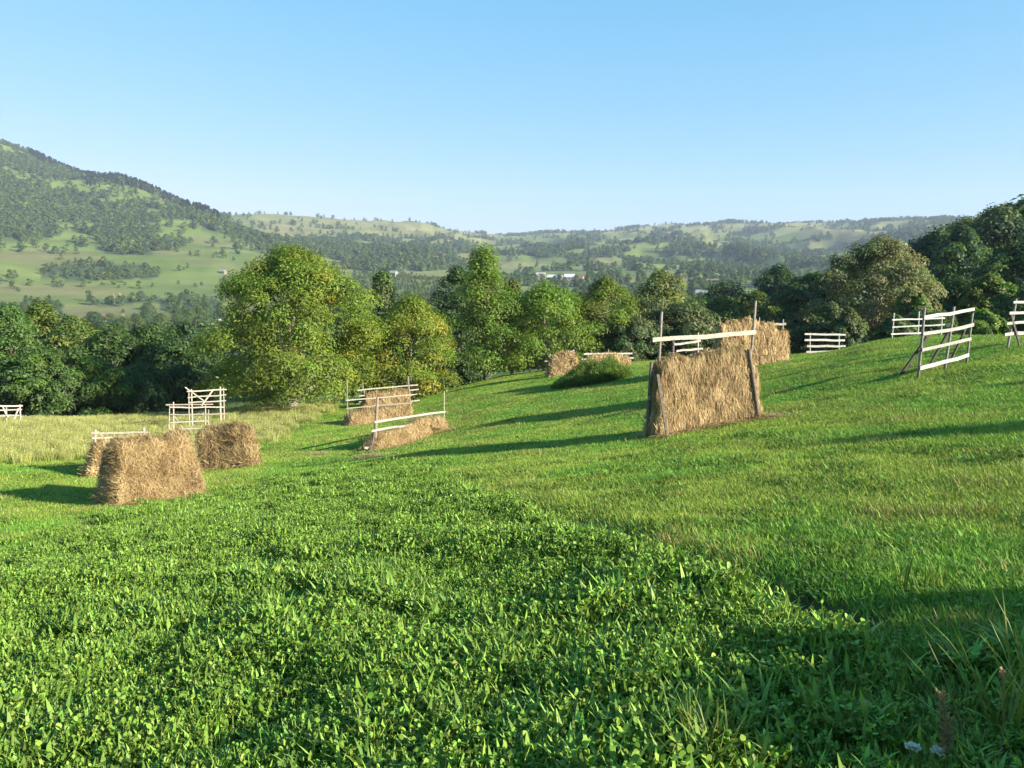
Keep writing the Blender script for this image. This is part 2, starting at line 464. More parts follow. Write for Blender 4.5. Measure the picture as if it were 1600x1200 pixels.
# ------------------------------------------------------------------ leaves and blades
def blades(base, L, Wd, az, tilt, bend, prof, c, tipc=None, jit=0.0):
    """ribbons that rise from base: prof = width at each level"""
    n = len(base); k = len(prof)
    th = tilt.copy(); p = base.copy()
    side = np.stack([-np.sin(az), np.cos(az), np.zeros(n)], -1)
    V = np.zeros((n, k, 2, 3)); C = np.zeros((n, k, 2, 3))
    for i in range(k):
        w = (Wd * prof[i] / 2)[:, None]
        V[:, i, 0] = p - side * w; V[:, i, 1] = p + side * w
        f = i / (k - 1)
        cc = c if tipc is None else c * (1 - f) + tipc * f
        C[:, i, :] = cc[:, None, :]
        th = tilt + bend * (i / (k - 1))
        p = p + np.stack([np.sin(th) * np.cos(az), np.sin(th) * np.sin(az), np.cos(th)], -1) * (L / (k - 1))[:, None]
    b = np.arange(n)[:, None] * (2 * k)
    F = np.concatenate([np.stack([b + 2 * i, b + 2 * i + 1, b + 2 * i + 3, b + 2 * i + 2], -1).reshape(-1, 4) for i in range(k - 1)])
    return V.reshape(-1, 3), F, C.reshape(-1, 3)

def join(parts):
    V = []; F = []; C = []; n = 0
    for v, f, c in parts:
        V.append(v); F.append(f + n); C.append(c); n += len(v)
    return np.concatenate(V), np.concatenate(F), np.concatenate(C)

def jcol(c, n, r, amp=0.25, hue=0.12):
    c = np.asarray(c, float)
    v = 1 + r.uniform(-amp, amp, (n, 1))
    h = 1 + r.uniform(-hue, hue, (n, 3))
    return np.clip(c * v * h, 0.002, 0.9)

def disc(n, rad, r, sq=True):
    if sq: xy = r.uniform(-rad, rad, (n, 2))
    else:
        a = r.uniform(0, 6.283, n); q = np.sqrt(r.uniform(0, 1, n)) * rad
        xy = np.stack([q * np.cos(a), q * np.sin(a)], -1)
    return np.concatenate([xy, np.zeros((n, 1))], 1)

GR_C = (0.18, 0.225, 0.028)
CL_C = (0.160, 0.262, 0.037)
LANCE = [0.2, 0.6, 0.95, 1.0, 0.85, 0.5, 0.05]
OVATE = [0.2, 0.95, 1.0, 0.35]
def clover_patch(seed, nleaf=34, nl=20, ng=18, rad=0.2, hmax=0.17, big=1.0):
    r = np.random.default_rng(seed); parts = []
    b = disc(nleaf, rad, r, False)
    hh = hmax * (0.25 + 0.75 * r.random(nleaf))
    b[:, 2] = hh
    az0 = r.uniform(0, 6.283, nleaf); lean = r.uniform(0, 0.5, nleaf)
    c = jcol(CL_C, nleaf, r, 0.42, 0.15)
    sz = r.uniform(0.017, 0.033, nleaf) * big
    for k in range(3):
        az = az0 + k * 2.094 + r.uniform(-.2, .2, nleaf)
        tilt = 0.8 + r.uniform(-0.65, 0.6, nleaf) + lean * np.cos(az - az0)
        parts.append(blades(b, sz * 1.25, sz * 0.95, az, tilt, r.uniform(0.0, 0.7, nleaf), OVATE, c))
    st = b.copy(); st[:, 2] = 0; st[:, :2] *= 0.85
    dv = b - st; L = np.linalg.norm(dv, axis=1)
    parts.append(blades(st, L, np.full(nleaf, 0.004), np.arctan2(dv[:, 1], dv[:, 0]), np.arccos(np.clip(dv[:, 2] / L, -1, 1)), np.zeros(nleaf), [1, 1], c * 0.9))
    if nl:
        b = disc(nl, rad, r, False)
        c = jcol((0.185, 0.295, 0.05), nl, r, 0.48, .14)
        parts.append(blades(b, r.uniform(0.09, 0.25, nl) * big, r.uniform(0.019, 0.036, nl) * big, r.uniform(0, 6.283, nl), r.uniform(0.0, 0.6, nl), r.uniform(0.1, 1.0, nl), LANCE, c))
    if ng:
        b = disc(ng, rad, r, False)
        c = jcol((0.20, 0.30, 0.05), ng, r, 0.3, .12)
        parts.append(blades(b, r.uniform(0.12, 0.24, ng) * big, r.uniform(0.005, 0.009, ng) * big, r.uniform(0, 6.283, ng), r.uniform(0.05, 0.6, ng), r.uniform(0.1, 1.1, ng), [1, .9, .6, .05], c))
    return join(parts)

def grass_patch(seed, n=170, rad=0.2, h=(0.032, 0.08), w=(0.004, 0.008), c=GR_C, dryf=0.12, leafy=10):
    r = np.random.default_rng(seed)
    b = disc(n, rad, r, False)
    cc = jcol(c, n, r, 0.35, 0.15)
    dm = r.random(n) < dryf
    cc[dm] = jcol((0.30, 0.25, 0.10), int(dm.sum()), r, 0.25)
    parts = [blades(b, r.uniform(*h, n), r.uniform(*w, n), r.uniform(0, 6.283, n), r.uniform(0.05, 0.9, n), r.uniform(0, 0.9, n), [1, .75, .1], cc)]
    if leafy:
        b = disc(leafy, rad, r, False); b[:, 2] = r.uniform(0.01, h[1] * 0.6, leafy)
        sz = w[1] * r.uniform(1.4, 2.4, leafy)
        parts.append(blades(b, sz * 1.5, sz, r.uniform(0, 6.283, leafy), r.uniform(0.7, 1.5, leafy), r.uniform(0, .6, leafy), [.3, 1, .9, .3], jcol(CL_C, leafy, r)))
    return join(parts)

def meadow_patch(seed, n=150, rad=0.45):
    r = np.random.default_rng(seed); parts = []
    b = disc(n, rad, r, False)
    c = jcol((0.20, 0.25, 0.045), n, r, 0.3); t = jcol((0.32, 0.32, 0.10), n, r, 0.35)
    parts.append(blades(b, r.uniform(0.3, 0.75, n), r.uniform(0.012, 0.025, n), r.uniform(0, 6.283, n), r.uniform(0, 0.3, n), r.uniform(0, 0.7, n), [1, .8, .7, .1], c, t))
    m = 9
    b = disc(m, rad, r, False); b[:, 2] = r.uniform(0.35, 0.7, m)
    parts.append(blades(b, r.uniform(0.05, 0.11, m), r.uniform(0.03, 0.06, m), r.uniform(0, 6.283, m), r.uniform(0.6, 1.5, m), np.zeros(m), [.5, 1, .4], jcol((0.42, 0.42, 0.24), m, r, 0.3, .08)))
    return join(parts)

def protos(cname, gens, mat):
    c = bpy.data.collections.new(cname)
    for i, (v, f, cc) in enumerate(gens):
        o = bpy.data.objects.new("%s_source.%03d" % (cname, i), mesh_np(cname, v, f, mat, cc))
        c.objects.link(o)
    return c, len(gens)

def scatter(name, label, cat, P, rz, scl, coll, nproto, tilt=True, r=None, zs=None):
    n = len(P)
    me = bpy.data.meshes.new(name)
    me.vertices.add(n); me.vertices.foreach_set("co", np.asarray(P, np.float32).ravel())
    if tilt:
        e = 0.4
        sx = (H(P[:, 0] + e, P[:, 1]) - H(P[:, 0] - e, P[:, 1])) / (2 * e)
        sy = (H(P[:, 0], P[:, 1] + e) - H(P[:, 0], P[:, 1] - e)) / (2 * e)
        nrm = np.stack([-sx, -sy, np.ones(n)], -1); nrm /= np.linalg.norm(nrm, axis=1)[:, None]
        fx = np.stack([np.cos(rz), np.sin(rz), np.zeros(n)], -1)
        fy = np.cross(nrm, fx); fy /= np.linalg.norm(fy, axis=1)[:, None]
        fx = np.cross(fy, nrm)
        e_ = np.stack([np.arctan2(fy[:, 2], nrm[:, 2]), -np.arcsin(np.clip(fx[:, 2], -1, 1)), np.arctan2(fx[:, 1], fx[:, 0])], -1)
    else:
        e_ = np.stack([np.zeros(n), np.zeros(n), rz], -1)
    a = me.attributes.new("rot", 'FLOAT_VECTOR', 'POINT'); a.data.foreach_set("vector", e_.astype(np.float32).ravel())
    s3 = np.repeat(np.asarray(scl)[:, None], 3, 1)
    if zs is not None: s3[:, 2] *= zs
    a = me.attributes.new("scl", 'FLOAT_VECTOR', 'POINT'); a.data.foreach_set("vector", s3.astype(np.float32).ravel())
    a = me.attributes.new("idx", 'INT', 'POINT')
    a.data.foreach_set("value", (r if r is not None else rng.integers(0, nproto, n)).astype(np.int32))
    ng = bpy.data.node_groups.new(name, 'GeometryNodeTree')
    ng.interface.new_socket("Geometry", in_out='INPUT', socket_type='NodeSocketGeometry')
    ng.interface.new_socket("Geometry", in_out='OUTPUT', socket_type='NodeSocketGeometry')
    N = ng.nodes; L = ng.links
    gi = N.new("NodeGroupInput"); go = N.new("NodeGroupOutput")
    ci = N.new("GeometryNodeCollectionInfo"); ci.inputs["Collection"].default_value = coll
    ci.inputs["Separate Children"].default_value = True; ci.inputs["Reset Children"].default_value = True
    ip = N.new("GeometryNodeInstanceOnPoints"); ip.inputs["Pick Instance"].default_value = True
    def na_(nm, t):
        x = N.new("GeometryNodeInputNamedAttribute"); x.data_type = t; x.inputs["Name"].default_value = nm
        return [o for o in x.outputs if o.enabled and o.name == "Attribute"][0]
    L.new(gi.outputs[0], ip.inputs["Points"]); L.new(ci.outputs[0], ip.inputs["Instance"])
    L.new(na_("idx", 'INT'), ip.inputs["Instance Index"]); L.new(na_("rot", 'FLOAT_VECTOR'), ip.inputs["Rotation"])
    L.new(na_("scl", 'FLOAT_VECTOR'), ip.inputs["Scale"]); L.new(ip.outputs[0], go.inputs[0])
    o = obj(name, me)
    md = o.modifiers.new("scatter", 'NODES'); md.node_group = ng
    return tag(o, label, cat, kind="stuff")

def sample_polar(n, d0, d1, a0, a1, pw=1.0):
    """n random ground points between ranges d0..d1; pw=1 even by area, less = denser near"""
    u = rng.random(n)
    e = pw + 1
    d = (d0 ** e + u * (d1 ** e - d0 ** e)) ** (1 / e)
    a = rng.uniform(a0, a1, n)
    x = d * np.sin(a); y = d * np.cos(a)
    return x, y, H(x, y), d

# ---- clover in front
x, y, z, d = sample_polar(33000, 1.3, 24, R(-60), R(50), 0.33)
px, py, zc, zm, fd, inb = zone_masks(x, y, z)
thin = fbm(x / 0.6, y / 0.6, 71, 2)
keep = zc & (rng.random(len(x)) < np.where(np.abs(fd + 3) < 15, 0.10, 1.0)) & (rng.random(len(x)) < np.where((px > 1130 + (1200 - py) * 1.25) & (py > 980), 0.34, 1.0)) & (thin > 0.12)  # sparser in the near corner, where bare dark soil deepens its shade
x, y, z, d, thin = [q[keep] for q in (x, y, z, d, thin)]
def rosette_patch(seed):
    r = np.random.default_rng(seed); v = [clover_patch(seed, 44, 6, 8)]
    for k in range(4):
        n = int(r.integers(6, 12)); b = disc(n, 0.03, r, False); b[:, :2] += r.uniform(-.13, .13, 2)
        v.append(blades(b, r.uniform(.14, .30, n), r.uniform(.020, .038, n), r.uniform(0, 6.283, n), r.uniform(.15, .7, n), r.uniform(.2, 1.1, n), LANCE, jcol((0.18, 0.295, 0.054), n, r, .38)))
    return join(v)
pick = np.where((d < 3.9) & (rng.random(len(x)) < .55), rng.choice([0, 5], len(x)), rng.integers(0, 8, len(x)))
rz_ = fbm(x / 0.9, y / 0.9, 79, 3)
pick = np.where((rz_ > 0.50) & (rng.random(len(x)) < np.where(d < 3.9, .25, .7)), rng.integers(8, 12, len(x)), pick)
cc, nc = protos("clover", [clover_patch(100 + i, nleaf=[52, 24, 28, 22, 12, 60, 20, 32][i], nl=[14, 30, 38, 20, 46, 12, 34, 28][i], ng=[8, 8, 10, 30, 6, 10, 20, 8][i], hmax=[.15, .22, .20, .18, .23, .13, .25, .19][i]) for i in range(8)] + [rosette_patch(140 + i) for i in range(4)], M_HERB)
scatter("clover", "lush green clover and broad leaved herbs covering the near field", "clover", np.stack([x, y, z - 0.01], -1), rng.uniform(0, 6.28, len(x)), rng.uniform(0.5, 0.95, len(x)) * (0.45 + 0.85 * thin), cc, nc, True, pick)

# ---- mown grass
x, y, z, d = [np.concatenate(q) for q in zip(sample_polar(54000, 1.8, 66, R(-46), R(46), 0.15), sample_polar(5000, 1.8, 20, R(46), R(85), 0.4), sample_polar(3000, 4, 30, R(-75), R(-46), 0.4))]
px, py, zc, zm, fd, inb = zone_masks(x, y, z)
corner = (px > 1130 + (1200 - py) * 1.25) & (py > 980) & (rng.random(len(x)) < .8)
keep = (~zc | corner) & ~zm & (rng.random(len(x)) < np.where(np.abs(fd + 2) < 12, 0.22, 1.0))
x, y, z, d, fd = [q[keep] for q in (x, y, z, d, fd)]
gens = [grass_patch(200 + i, c=[(0.205, 0.33, 0.045), (0.25, 0.345, 0.052), (0.155, 0.295, 0.038), (0.26, 0.355, 0.056), (0.175, 0.32, 0.044)][i], dryf=[.03, .08, .02, .06, .02][i], leafy=[5, 2, 12, 3, 9][i]) for i in range(5)]
gens += [grass_patch(230 + i, n=120, h=(0.05, 0.13), dryf=0.4, leafy=2, c=(0.2, .25, .05)) for i in range(2)]
def weed_patch(seed):
    r = np.random.default_rng(seed); v = [grass_patch(seed, 70, leafy=4)]
    n = 34; b = disc(n, .12, r, False)
    v.append(blades(b, r.uniform(.04, .10, n), r.uniform(.014, .028, n), r.uniform(0, 6.283, n), r.uniform(.4, 1.2, n), r.uniform(.1, .8, n), [.3, .9, 1, .6, .1], jcol((.105, .205, .032), n, r, .25)))
    return join(v)
gens += [weed_patch(250 + i) for i in range(3)]
gc, ngp = protos("mown_grass", gens, M_GRASS)
pick = rng.integers(0, 5, len(x))
nn = fbm(x / 2.2, y / 2.2, 73, 3)
pick = np.where(nn > 0.54, np.where(rng.random(len(x)) < 0.6, 1, 3), np.where(nn < 0.46, np.where(rng.random(len(x)) < 0.6, 2, 4), pick))
pick = np.where((np.abs(fd) < 16) & (rng.random(len(x)) < 0.5), rng.integers(5, 7, len(x)), pick)
wn_ = fbm(x / 0.8, y / 0.8, 75, 3)
pick = np.where((wn_ > 0.57) & (rng.random(len(x)) < .6), rng.integers(7, 10, len(x)), pick)
pick = np.where((wn_ < 0.36) & (rng.random(len(x)) < .14), rng.integers(5, 7, len(x)), pick)
sc_ = np.clip(0.75 + d / 16, 0.8, 3.2)
scatter("mown_grass", "short mown yellow green grass on the slope", "grass", np.stack([x, y, z - 0.01], -1), rng.uniform(0, 6.28, len(x)), sc_ * rng.uniform(0.8, 1.2, len(x)), gc, ngp, True, pick, np.clip(1.0 / sc_ ** 0.55, .5, 1.1))

# ---- uncut meadow
x, y, z, d = sample_polar(9000, 24, 64, R(-46), R(-10), 1.0)
px, py, zc, zm, fd, inb = zone_masks(x, y, z)
x, y, z = x[zm], y[zm], z[zm]
mc, nm = protos("meadow_grass", [meadow_patch(300 + i) for i in range(5)], M_GRASS)
scatter("meadow_grass", "tall pale uncut meadow grass with white flower heads", "meadow grass", np.stack([x, y, z - 0.02], -1), rng.uniform(0, 6.28, len(x)), rng.uniform(0.4, 0.72, len(x)), mc, nm)

# ------------------------------------------------------------------ trees
def prof_round(h): return np.sqrt(np.clip(1 - (2 * h - 0.9) ** 2 / 1.25, 0.0, 1))
def prof_cone(h): return np.clip((1.03 - h) ** 0.75, 0, 1) * np.clip(0.55 + h * 3, 0, 1)
def prof_oval(h): return np.sin(np.pi * np.clip(h * 0.9 + 0.1, 0, 1) ** 0.85) ** 0.6
def prof_spruce(h): return np.clip(1.02 - h, 0, 1)
def prof_dome(h): return np.clip(1 - np.clip((h - .3) / .72, 0, 1) ** 2.4, 0, 1) ** 0.6 * np.clip(0.82 + h * .6, 0, 1)
PROF = dict(dome=prof_dome, round=prof_round, cone=prof_cone, oval=prof_oval, spruce=prof_spruce)

def crown(seed, shape, Hc, Rc, z0, nclump, nleaf, ls, c0, c1=None, c1f=0.2, cl=(0.13, 0.24), aspect=0.55):
    """leaf sprays in clumps through the crown's volume; c0 leaf colour, c1 a second colour on some boughs"""
    r = np.random.default_rng(seed)
    h = r.random(nclump) ** 0.85
    a = r.uniform(0, 6.283, nclump)
    f = np.clip(r.random(nclump) ** 0.38, 0, 1)
    lob = 0.80 + 0.32 * np.sin(a * 2 + r.uniform(0, 6)) * r.uniform(.2, .8) + 0.22 * np.sin(a * 3 + h * 6 + r.uniform(0, 6)) * 0.8
    lob = np.clip(lob, 0.9 if nleaf > 60000 else 0.62, 1.12)
    cr = r.uniform(*cl, nclump) * Rc
    rad = np.maximum(PROF[shape](h) * Rc * lob - cr * 0.7, 0.02 * Rc) * f
    ctr = np.stack([rad * np.cos(a), rad * np.sin(a), z0 + h * Hc * 0.97], -1)
    wgt = cr ** 2 * (0.5 + f); wgt /= wgt.sum()
    k = r.choice(nclump, nleaf, p=wgt)
    o = r.normal(size=(nleaf, 3)); o /= np.linalg.norm(o, axis=1)[:, None]
    o[:, 2] = np.where(o[:, 2] < -0.35, -o[:, 2], o[:, 2])
    q = r.random(nleaf) ** 0.45
    off = o * (cr[k] * q)[:, None] * np.array([1.15, 1.15, 0.8])
    off[:, 2] -= (np.hypot(off[:, 0], off[:, 1]) ** 2) * 0.25 / np.maximum(cr[k], .05)
    P = ctr[k] + off
    out = np.concatenate([P[:, :2], (P[:, 2:3] - (z0 + Hc * 0.4)) * 0.8], 1); out /= np.linalg.norm(out, axis=1)[:, None] + 1e-6
    nrm = o * 0.75 + out * 0.45 + r.normal(size=(nleaf, 3)) * 0.42 + np.array([0, 0, 0.25])
    nrm /= np.linalg.norm(nrm, axis=1)[:, None]
    t = np.cross(nrm, r.normal(size=(nleaf, 3))); t /= np.linalg.norm(t, axis=1)[:, None] + 1e-6
    b = np.cross(nrm, t)
    s = ls * r.uniform(0.55, 1.3, nleaf)
    tl = t * s[:, None]; bw = b * (s * aspect * r.uniform(.7, 1.2, nleaf))[:, None]
    bend = nrm * (s * 0.22)[:, None]
    V = np.stack([P - tl * 0.6, P + bw * 0.5 + bend * .3 + tl * .1, P + tl * 0.6 - bend, P - bw * 0.5 + bend * .3 - tl * .1], 1)
    ck = jcol(c0, nclump, r, 0.16, 0.08)
    if c1 is not None:
        m = r.random(nclump) < c1f
        ck[m] = jcol(c1, int(m.sum()), r, 0.16, 0.08)
    C = ck[k] * (1 + r.uniform(-0.22, 0.25, (nleaf, 1))) * (1 + r.uniform(-.08, .08, (nleaf, 3)))
    C = np.repeat(C[:, None, :], 4, 1)
    F = np.arange(nleaf * 4).reshape(-1, 4)
    return V.reshape(-1, 3), F, np.clip(C.reshape(-1, 3), .003, .8), ctr

def trunk_mesh(seed, z0, Hc, Rc, rad, ctr, col_=(0.16, 0.13, 0.10), nl=9):
    r = np.random.default_rng(seed); mb = MB()
    top = z0 + Hc * 0.6
    pts = []; rr = []
    bx, by = r.uniform(-.05, .05, 2) * Rc
    for i in range(7):
        f = i / 6
        pts.append((bx * math.sin(f * 3), by * math.sin(f * 2.5), -0.4 + f * (top + 0.4))); rr.append(rad * (1.35 if i == 0 else 1.0) * (1 - 0.72 * f))
    mb.tube(pts, rr, 8, col_)
    for j in r.choice(len(ctr), min(nl, len(ctr)), replace=False):
        e = ctr[j]; hb = np.clip(e[2] - abs(e[0]) * .5 - Hc * .1, z0 * 0.6 + 0.2, top * 0.9)
        s = np.array([bx * .6, by * .6, hb]); m = (s + e) / 2 + np.array([0, 0, 0.06 * Hc])
        q = rad * 0.45
        mb.tube([s, m * .5 + s * .5, m, e], [q, q * .75, q * .5, q * .2], 5, col_)
    return mb.mesh("trunk", M_BARK, True)

def tree(name, label, cat, P, ht, wid, shape, c0, c1=None, c1f=.2, nleaf=9000, ls=0.24, base=0.16, seed=0, group=None, cl=(.13, .24), nclump=None, trad=None, yaw=0.0, tcol=(0.16, 0.13, 0.10)):
    t = empty(name, P, yaw)
    tag(t, label, cat, group)
    z0 = ht * base; Hc = ht - z0; Rc = wid / 2
    if nclump is None: nclump = int(70 + 6 * ht)
    v, f, c, ctr = crown(seed, shape, Hc, Rc, z0, nclump, nleaf, ls, c0, c1, c1f, cl)
    obj("crown", mesh_np("crown", v, f, M_LEAF, c), t)
    obj("trunk", trunk_mesh(seed + 1, z0, Hc, Rc, trad or ht * 0.022, ctr, tcol), t)
    return t

WAL = (0.122, 0.176, 0.022); WAY = (0.205, 0.21, 0.026)
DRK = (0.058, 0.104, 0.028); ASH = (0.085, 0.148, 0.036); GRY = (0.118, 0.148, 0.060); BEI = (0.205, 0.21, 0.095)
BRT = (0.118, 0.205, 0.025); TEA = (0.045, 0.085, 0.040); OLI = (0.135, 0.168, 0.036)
GB = "trees of the dense belt behind the hay field"
# px, top row, width px, range, shape, colour, second colour, share, leaves, label
BELT = [
 (18, 478, 130, 72, 'oval', ASH, BRT, .2, 13000, "bluish green leafy tree cut by the left edge of the photo"),
 (66, 472, 100, 95, 'round', OLI, WAL, .3, 9000, "yellow green tree top rising behind the leafy tree at the left edge"),
 (112, 498, 110, 78, 'round', OLI, ASH, .4, 11000, "olive green round tree below the pale gabled house"),
 (60, 548, 110, 62, 'dome', ASH, BRT, .3, 11000, "bushy mid green tree behind the meadow near the left edge"),
 (172, 512, 110, 74, 'dome', ASH, DRK, .5, 11000, "green tree in front of the dark gabled house in the valley"),
 (145, 558, 100, 62, 'dome', BRT, ASH, .5, 10000, "lighter green tree with spreading low branches at meadow edge"),
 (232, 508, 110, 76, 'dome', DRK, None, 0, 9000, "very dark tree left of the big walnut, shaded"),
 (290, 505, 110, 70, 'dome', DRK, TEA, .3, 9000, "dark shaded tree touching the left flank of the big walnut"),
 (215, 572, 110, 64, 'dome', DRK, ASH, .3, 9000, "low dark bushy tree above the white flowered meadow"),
 (280, 575, 90, 66, 'dome', DRK, None, 0, 8000, "dark low tree behind the tall bare hay racks"),
 (8, 560, 90, 64, 'dome', ASH, BRT, .3, 9000, "green bush behind the bare rack at left photo edge"),
 (100, 590, 90, 60, 'dome', ASH, DRK, .4, 8000, "low green bush at the far rim of the meadow"),
 (600, 424, 110, 66, 'cone', GRY, ASH, .3, 10000, "grey green pointed tree just right of the big walnut"),
 (645, 468, 160, 57, 'dome', WAL, WAY, .35, 17000, "yellowing broad tree right of the walnut with orange tinges"),
 (590, 520, 110, 58, 'dome', BRT, DRK, .3, 11000, "bright green low tree under the grey green pointed tree"),
 (715, 415, 90, 76, 'oval', DRK, TEA, .3, 9000, "dark tree standing behind the tall pointed tree"),
 (757, 388, 172, 62, 'cone', BRT, OLI, .4, 17000, "tall pointed tree with sunlit green tip in the belt centre"),
 (800, 440, 80, 68, 'oval', OLI, DRK, .4, 8000, "slim olive tree right of the tall pointed tree"),
 (700, 545, 90, 60, 'dome', DRK, None, 0, 8000, "low dark tree below the tall pointed tree"),
 (850, 446, 150, 62, 'dome', BRT, WAL, .4, 16000, "broad yellow green tree above the small hay heap and its rack"),
 (945, 440, 120, 66, 'oval', WAL, OLI, .3, 13000, "yellow green tree with slim pale trunk above the far hay rack"),
 (1032, 428, 130, 72, 'oval', OLI, GRY, .4, 12000, "tall pale olive tree left of the front hay rack's poles"),
 (1065, 478, 110, 66, 'dome', GRY, DRK, .3, 10000, "grey green tree directly behind the front hay rack"),
 (995, 500, 90, 64, 'dome', GRY, DRK, .4, 9000, "dim grey green bushy tree right of the slim pale trunk"),
 (1125, 470, 110, 74, 'dome', DRK, OLI, .4, 9000, "dark green tree behind the right pole of the front rack"),
 (1178, 460, 110, 78, 'round', OLI, DRK, .4, 9000, "dark olive tree behind the tall hay heap by the crest"),
 (1213, 414, 90, 130, 'round', TEA, DRK, .4, 7000, "dark teal tree in the gap left of the beige tree"),
 (1130, 445, 120, 130, 'round', TEA, DRK, .4, 7000, "distant dark tree crown over the front rack's right pole"),
 (1268, 425, 80, 110, 'round', TEA, BRT, .3, 7000, "small teal tree just left of the big beige tree"),
 (1238, 455, 100, 74, 'dome', GRY, DRK, .3, 9000, "grey green bushy tree above the hay heap's right rack end"),
 (1298, 474, 60, 62, 'oval', (.085, .115, .045), GRY, .3, 7000, "upright willow like bush behind the small white rack"),
 (1325, 482, 50, 60, 'oval', (.085, .115, .045), GRY, .3, 6000, "narrow green bush beside the willow like bush"),
 (1265, 495, 60, 64, 'dome', DRK, GRY, .3, 6000, "low dark bush behind the left half of the small white rack"),
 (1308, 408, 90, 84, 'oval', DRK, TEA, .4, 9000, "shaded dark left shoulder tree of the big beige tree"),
 (1368, 375, 150, 72, 'round', BEI, GRY, .35, 20000, "big beige tinged tree with clumped seed heads"),
 (1425, 452, 70, 68, 'round', BEI, BRT, .4, 8000, "low beige green tree right under the big beige tree"),
 (1455, 365, 100, 125, 'round', TEA, DRK, .5, 9000, "dark tree right of the big beige tree against the far ridge"),
 (1492, 358, 110, 112, 'oval', TEA, ASH, .4, 10000, "tall dark green tree with lobed outline on the right slope"),
 (1500, 440, 110, 80, 'dome', ASH, DRK, .4, 9000, "mid green tree above the white rack with slanting braces"),
 (1540, 432, 80, 76, 'dome', BRT, OLI, .4, 8000, "light green sunlit tree on the right slope"),
 (1595, 385, 120, 92, 'round', TEA, ASH, .5, 10000, "big shaded tree cut by the right edge of the photo"),
 (1560, 402, 100, 105, 'dome', DRK, TEA, .4, 8000, "dark tree left of the big shaded tree at right edge"),
 (1600, 452, 90, 70, 'dome', ASH, DRK, .4, 8000, "green bushy tree behind the rack at the right edge"),
 (1455, 490, 90, 66, 'dome', DRK, ASH, .3, 7000, "dark bushy tree directly behind the thin railed rack"),
 (1535, 500, 70, 58, 'dome', BRT, DRK, .3, 7000, "low bright bush above the crest on the right"),
 (1400, 500, 70, 62, 'dome', DRK, ASH, .3, 6000, "low dark bush left of the thin railed rack"),
]
trees_out = []
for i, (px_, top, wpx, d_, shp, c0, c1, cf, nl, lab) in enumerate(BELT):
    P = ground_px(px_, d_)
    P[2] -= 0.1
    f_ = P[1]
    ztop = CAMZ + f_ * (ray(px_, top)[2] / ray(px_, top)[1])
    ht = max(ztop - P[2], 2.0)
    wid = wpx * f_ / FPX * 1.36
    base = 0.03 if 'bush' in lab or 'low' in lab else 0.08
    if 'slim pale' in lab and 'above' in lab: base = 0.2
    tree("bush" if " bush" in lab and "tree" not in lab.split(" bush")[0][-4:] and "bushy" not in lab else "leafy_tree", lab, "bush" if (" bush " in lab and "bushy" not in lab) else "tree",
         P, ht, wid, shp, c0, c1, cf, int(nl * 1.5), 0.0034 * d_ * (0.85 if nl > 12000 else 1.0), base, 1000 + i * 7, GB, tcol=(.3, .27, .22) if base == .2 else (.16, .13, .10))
    trees_out.append((px_, top, wpx))
# the big walnut
P = ground_px(452, 52); f_ = P[1]
zt = CAMZ + f_ * (ray(458, 397)[2] / ray(458, 397)[1])
tree("walnut_tree", "largest tree, a broad yellow green walnut with low hanging boughs", "tree", P, zt - P[2], 345 * f_ / FPX, 'dome', WAL, WAY, .12, 98000, 0.155, 0.06, 77, None, (.10, .2), 230, 0.33, tcol=(.34, .3, .25))
trees_out.append((455, 391, 262))
# trees outside the picture, to the right, that throw the shade on the lower right corner and slope
SD = np.array(sund)
def caster(px_, py_, L, wd, lab, sd, nl=5000, cat="bush", name="bush"):
    """a bush that stands L metres sunward of a shaded spot, just tall enough for its tip to shade it"""
    T = hit(px_, py_); q = T + SD / math.hypot(SD[0], SD[1]) * L
    zg = h1(q[0], q[1])
    tree(name, lab, cat, (q[0], q[1], zg - .1), q[2] - zg + .32, wd + .5, 'dome', ASH, BRT, .3, nl, 0.14, 0.02, sd, "bushes and trees outside the right edge")
caster(1400, 1195, 6.6, 1.2, "bush right of the camera, lowest of the shading row", 501)
caster(1410, 1120, 7.0, 1.3, "second bush of the shading row right of the camera", 503)
caster(1470, 1055, 7.4, 1.5, "middle bush of the shading row right of the camera", 505)
caster(1570, 1010, 8.0, 1.4, "fourth bush of the shading row right of the camera", 507)
caster(1720, 955, 8.6, 1.4, "highest bush of the shading row right of the camera", 509)
caster(1360, 690, 20.0, 2.6, "slim tree upslope that throws the long band of shade", 511, 7000, "tree", "leafy_tree")
caster(1590, 603, 20.0, 2.4, "roundish tree far upslope outside the right edge", 517, 7000, "tree", "leafy_tree")

for i, (tx, ty, ht) in enumerate(((-23, -9.5, 10.5), (-16, -10.8, 9.5), (-9, -9.8, 11), (-2, -11.2, 10), (5, -10.6, 9.0), (12, -12.5, 9.0))):  # unseen trees added behind the camera to cut sky fill on the foreground
    tree("leafy_tree", ("added sky-blocking tree, farthest left of the unseen row behind the camera", "added sky-blocking tree, second from the left of the unseen row behind the camera", "added sky-blocking tree, tallest of the unseen row behind the camera",
                        "added sky-blocking tree straight behind the camera", "added sky-blocking tree behind the camera on its right", "added sky-blocking tree, farthest right of the unseen row behind the camera")[i], "tree",
         (tx, ty, h1(tx, ty) - .1), ht, 8.0, 'dome', ASH, BRT, .3, 9000, .3, .06, 560 + i, "unseen trees added behind the camera to cut sky light")

def belt_top(px):
    t = np.full(np.shape(px), 600.0)
    for c, tp, w in trees_out:
        u = (px - c) / (w * 0.5)
        t = np.minimum(t, np.where(np.abs(u) < 1, tp + 60 * (1 - np.sqrt(np.clip(1 - u * u, 0, 1))) + 8, 600))
    return t

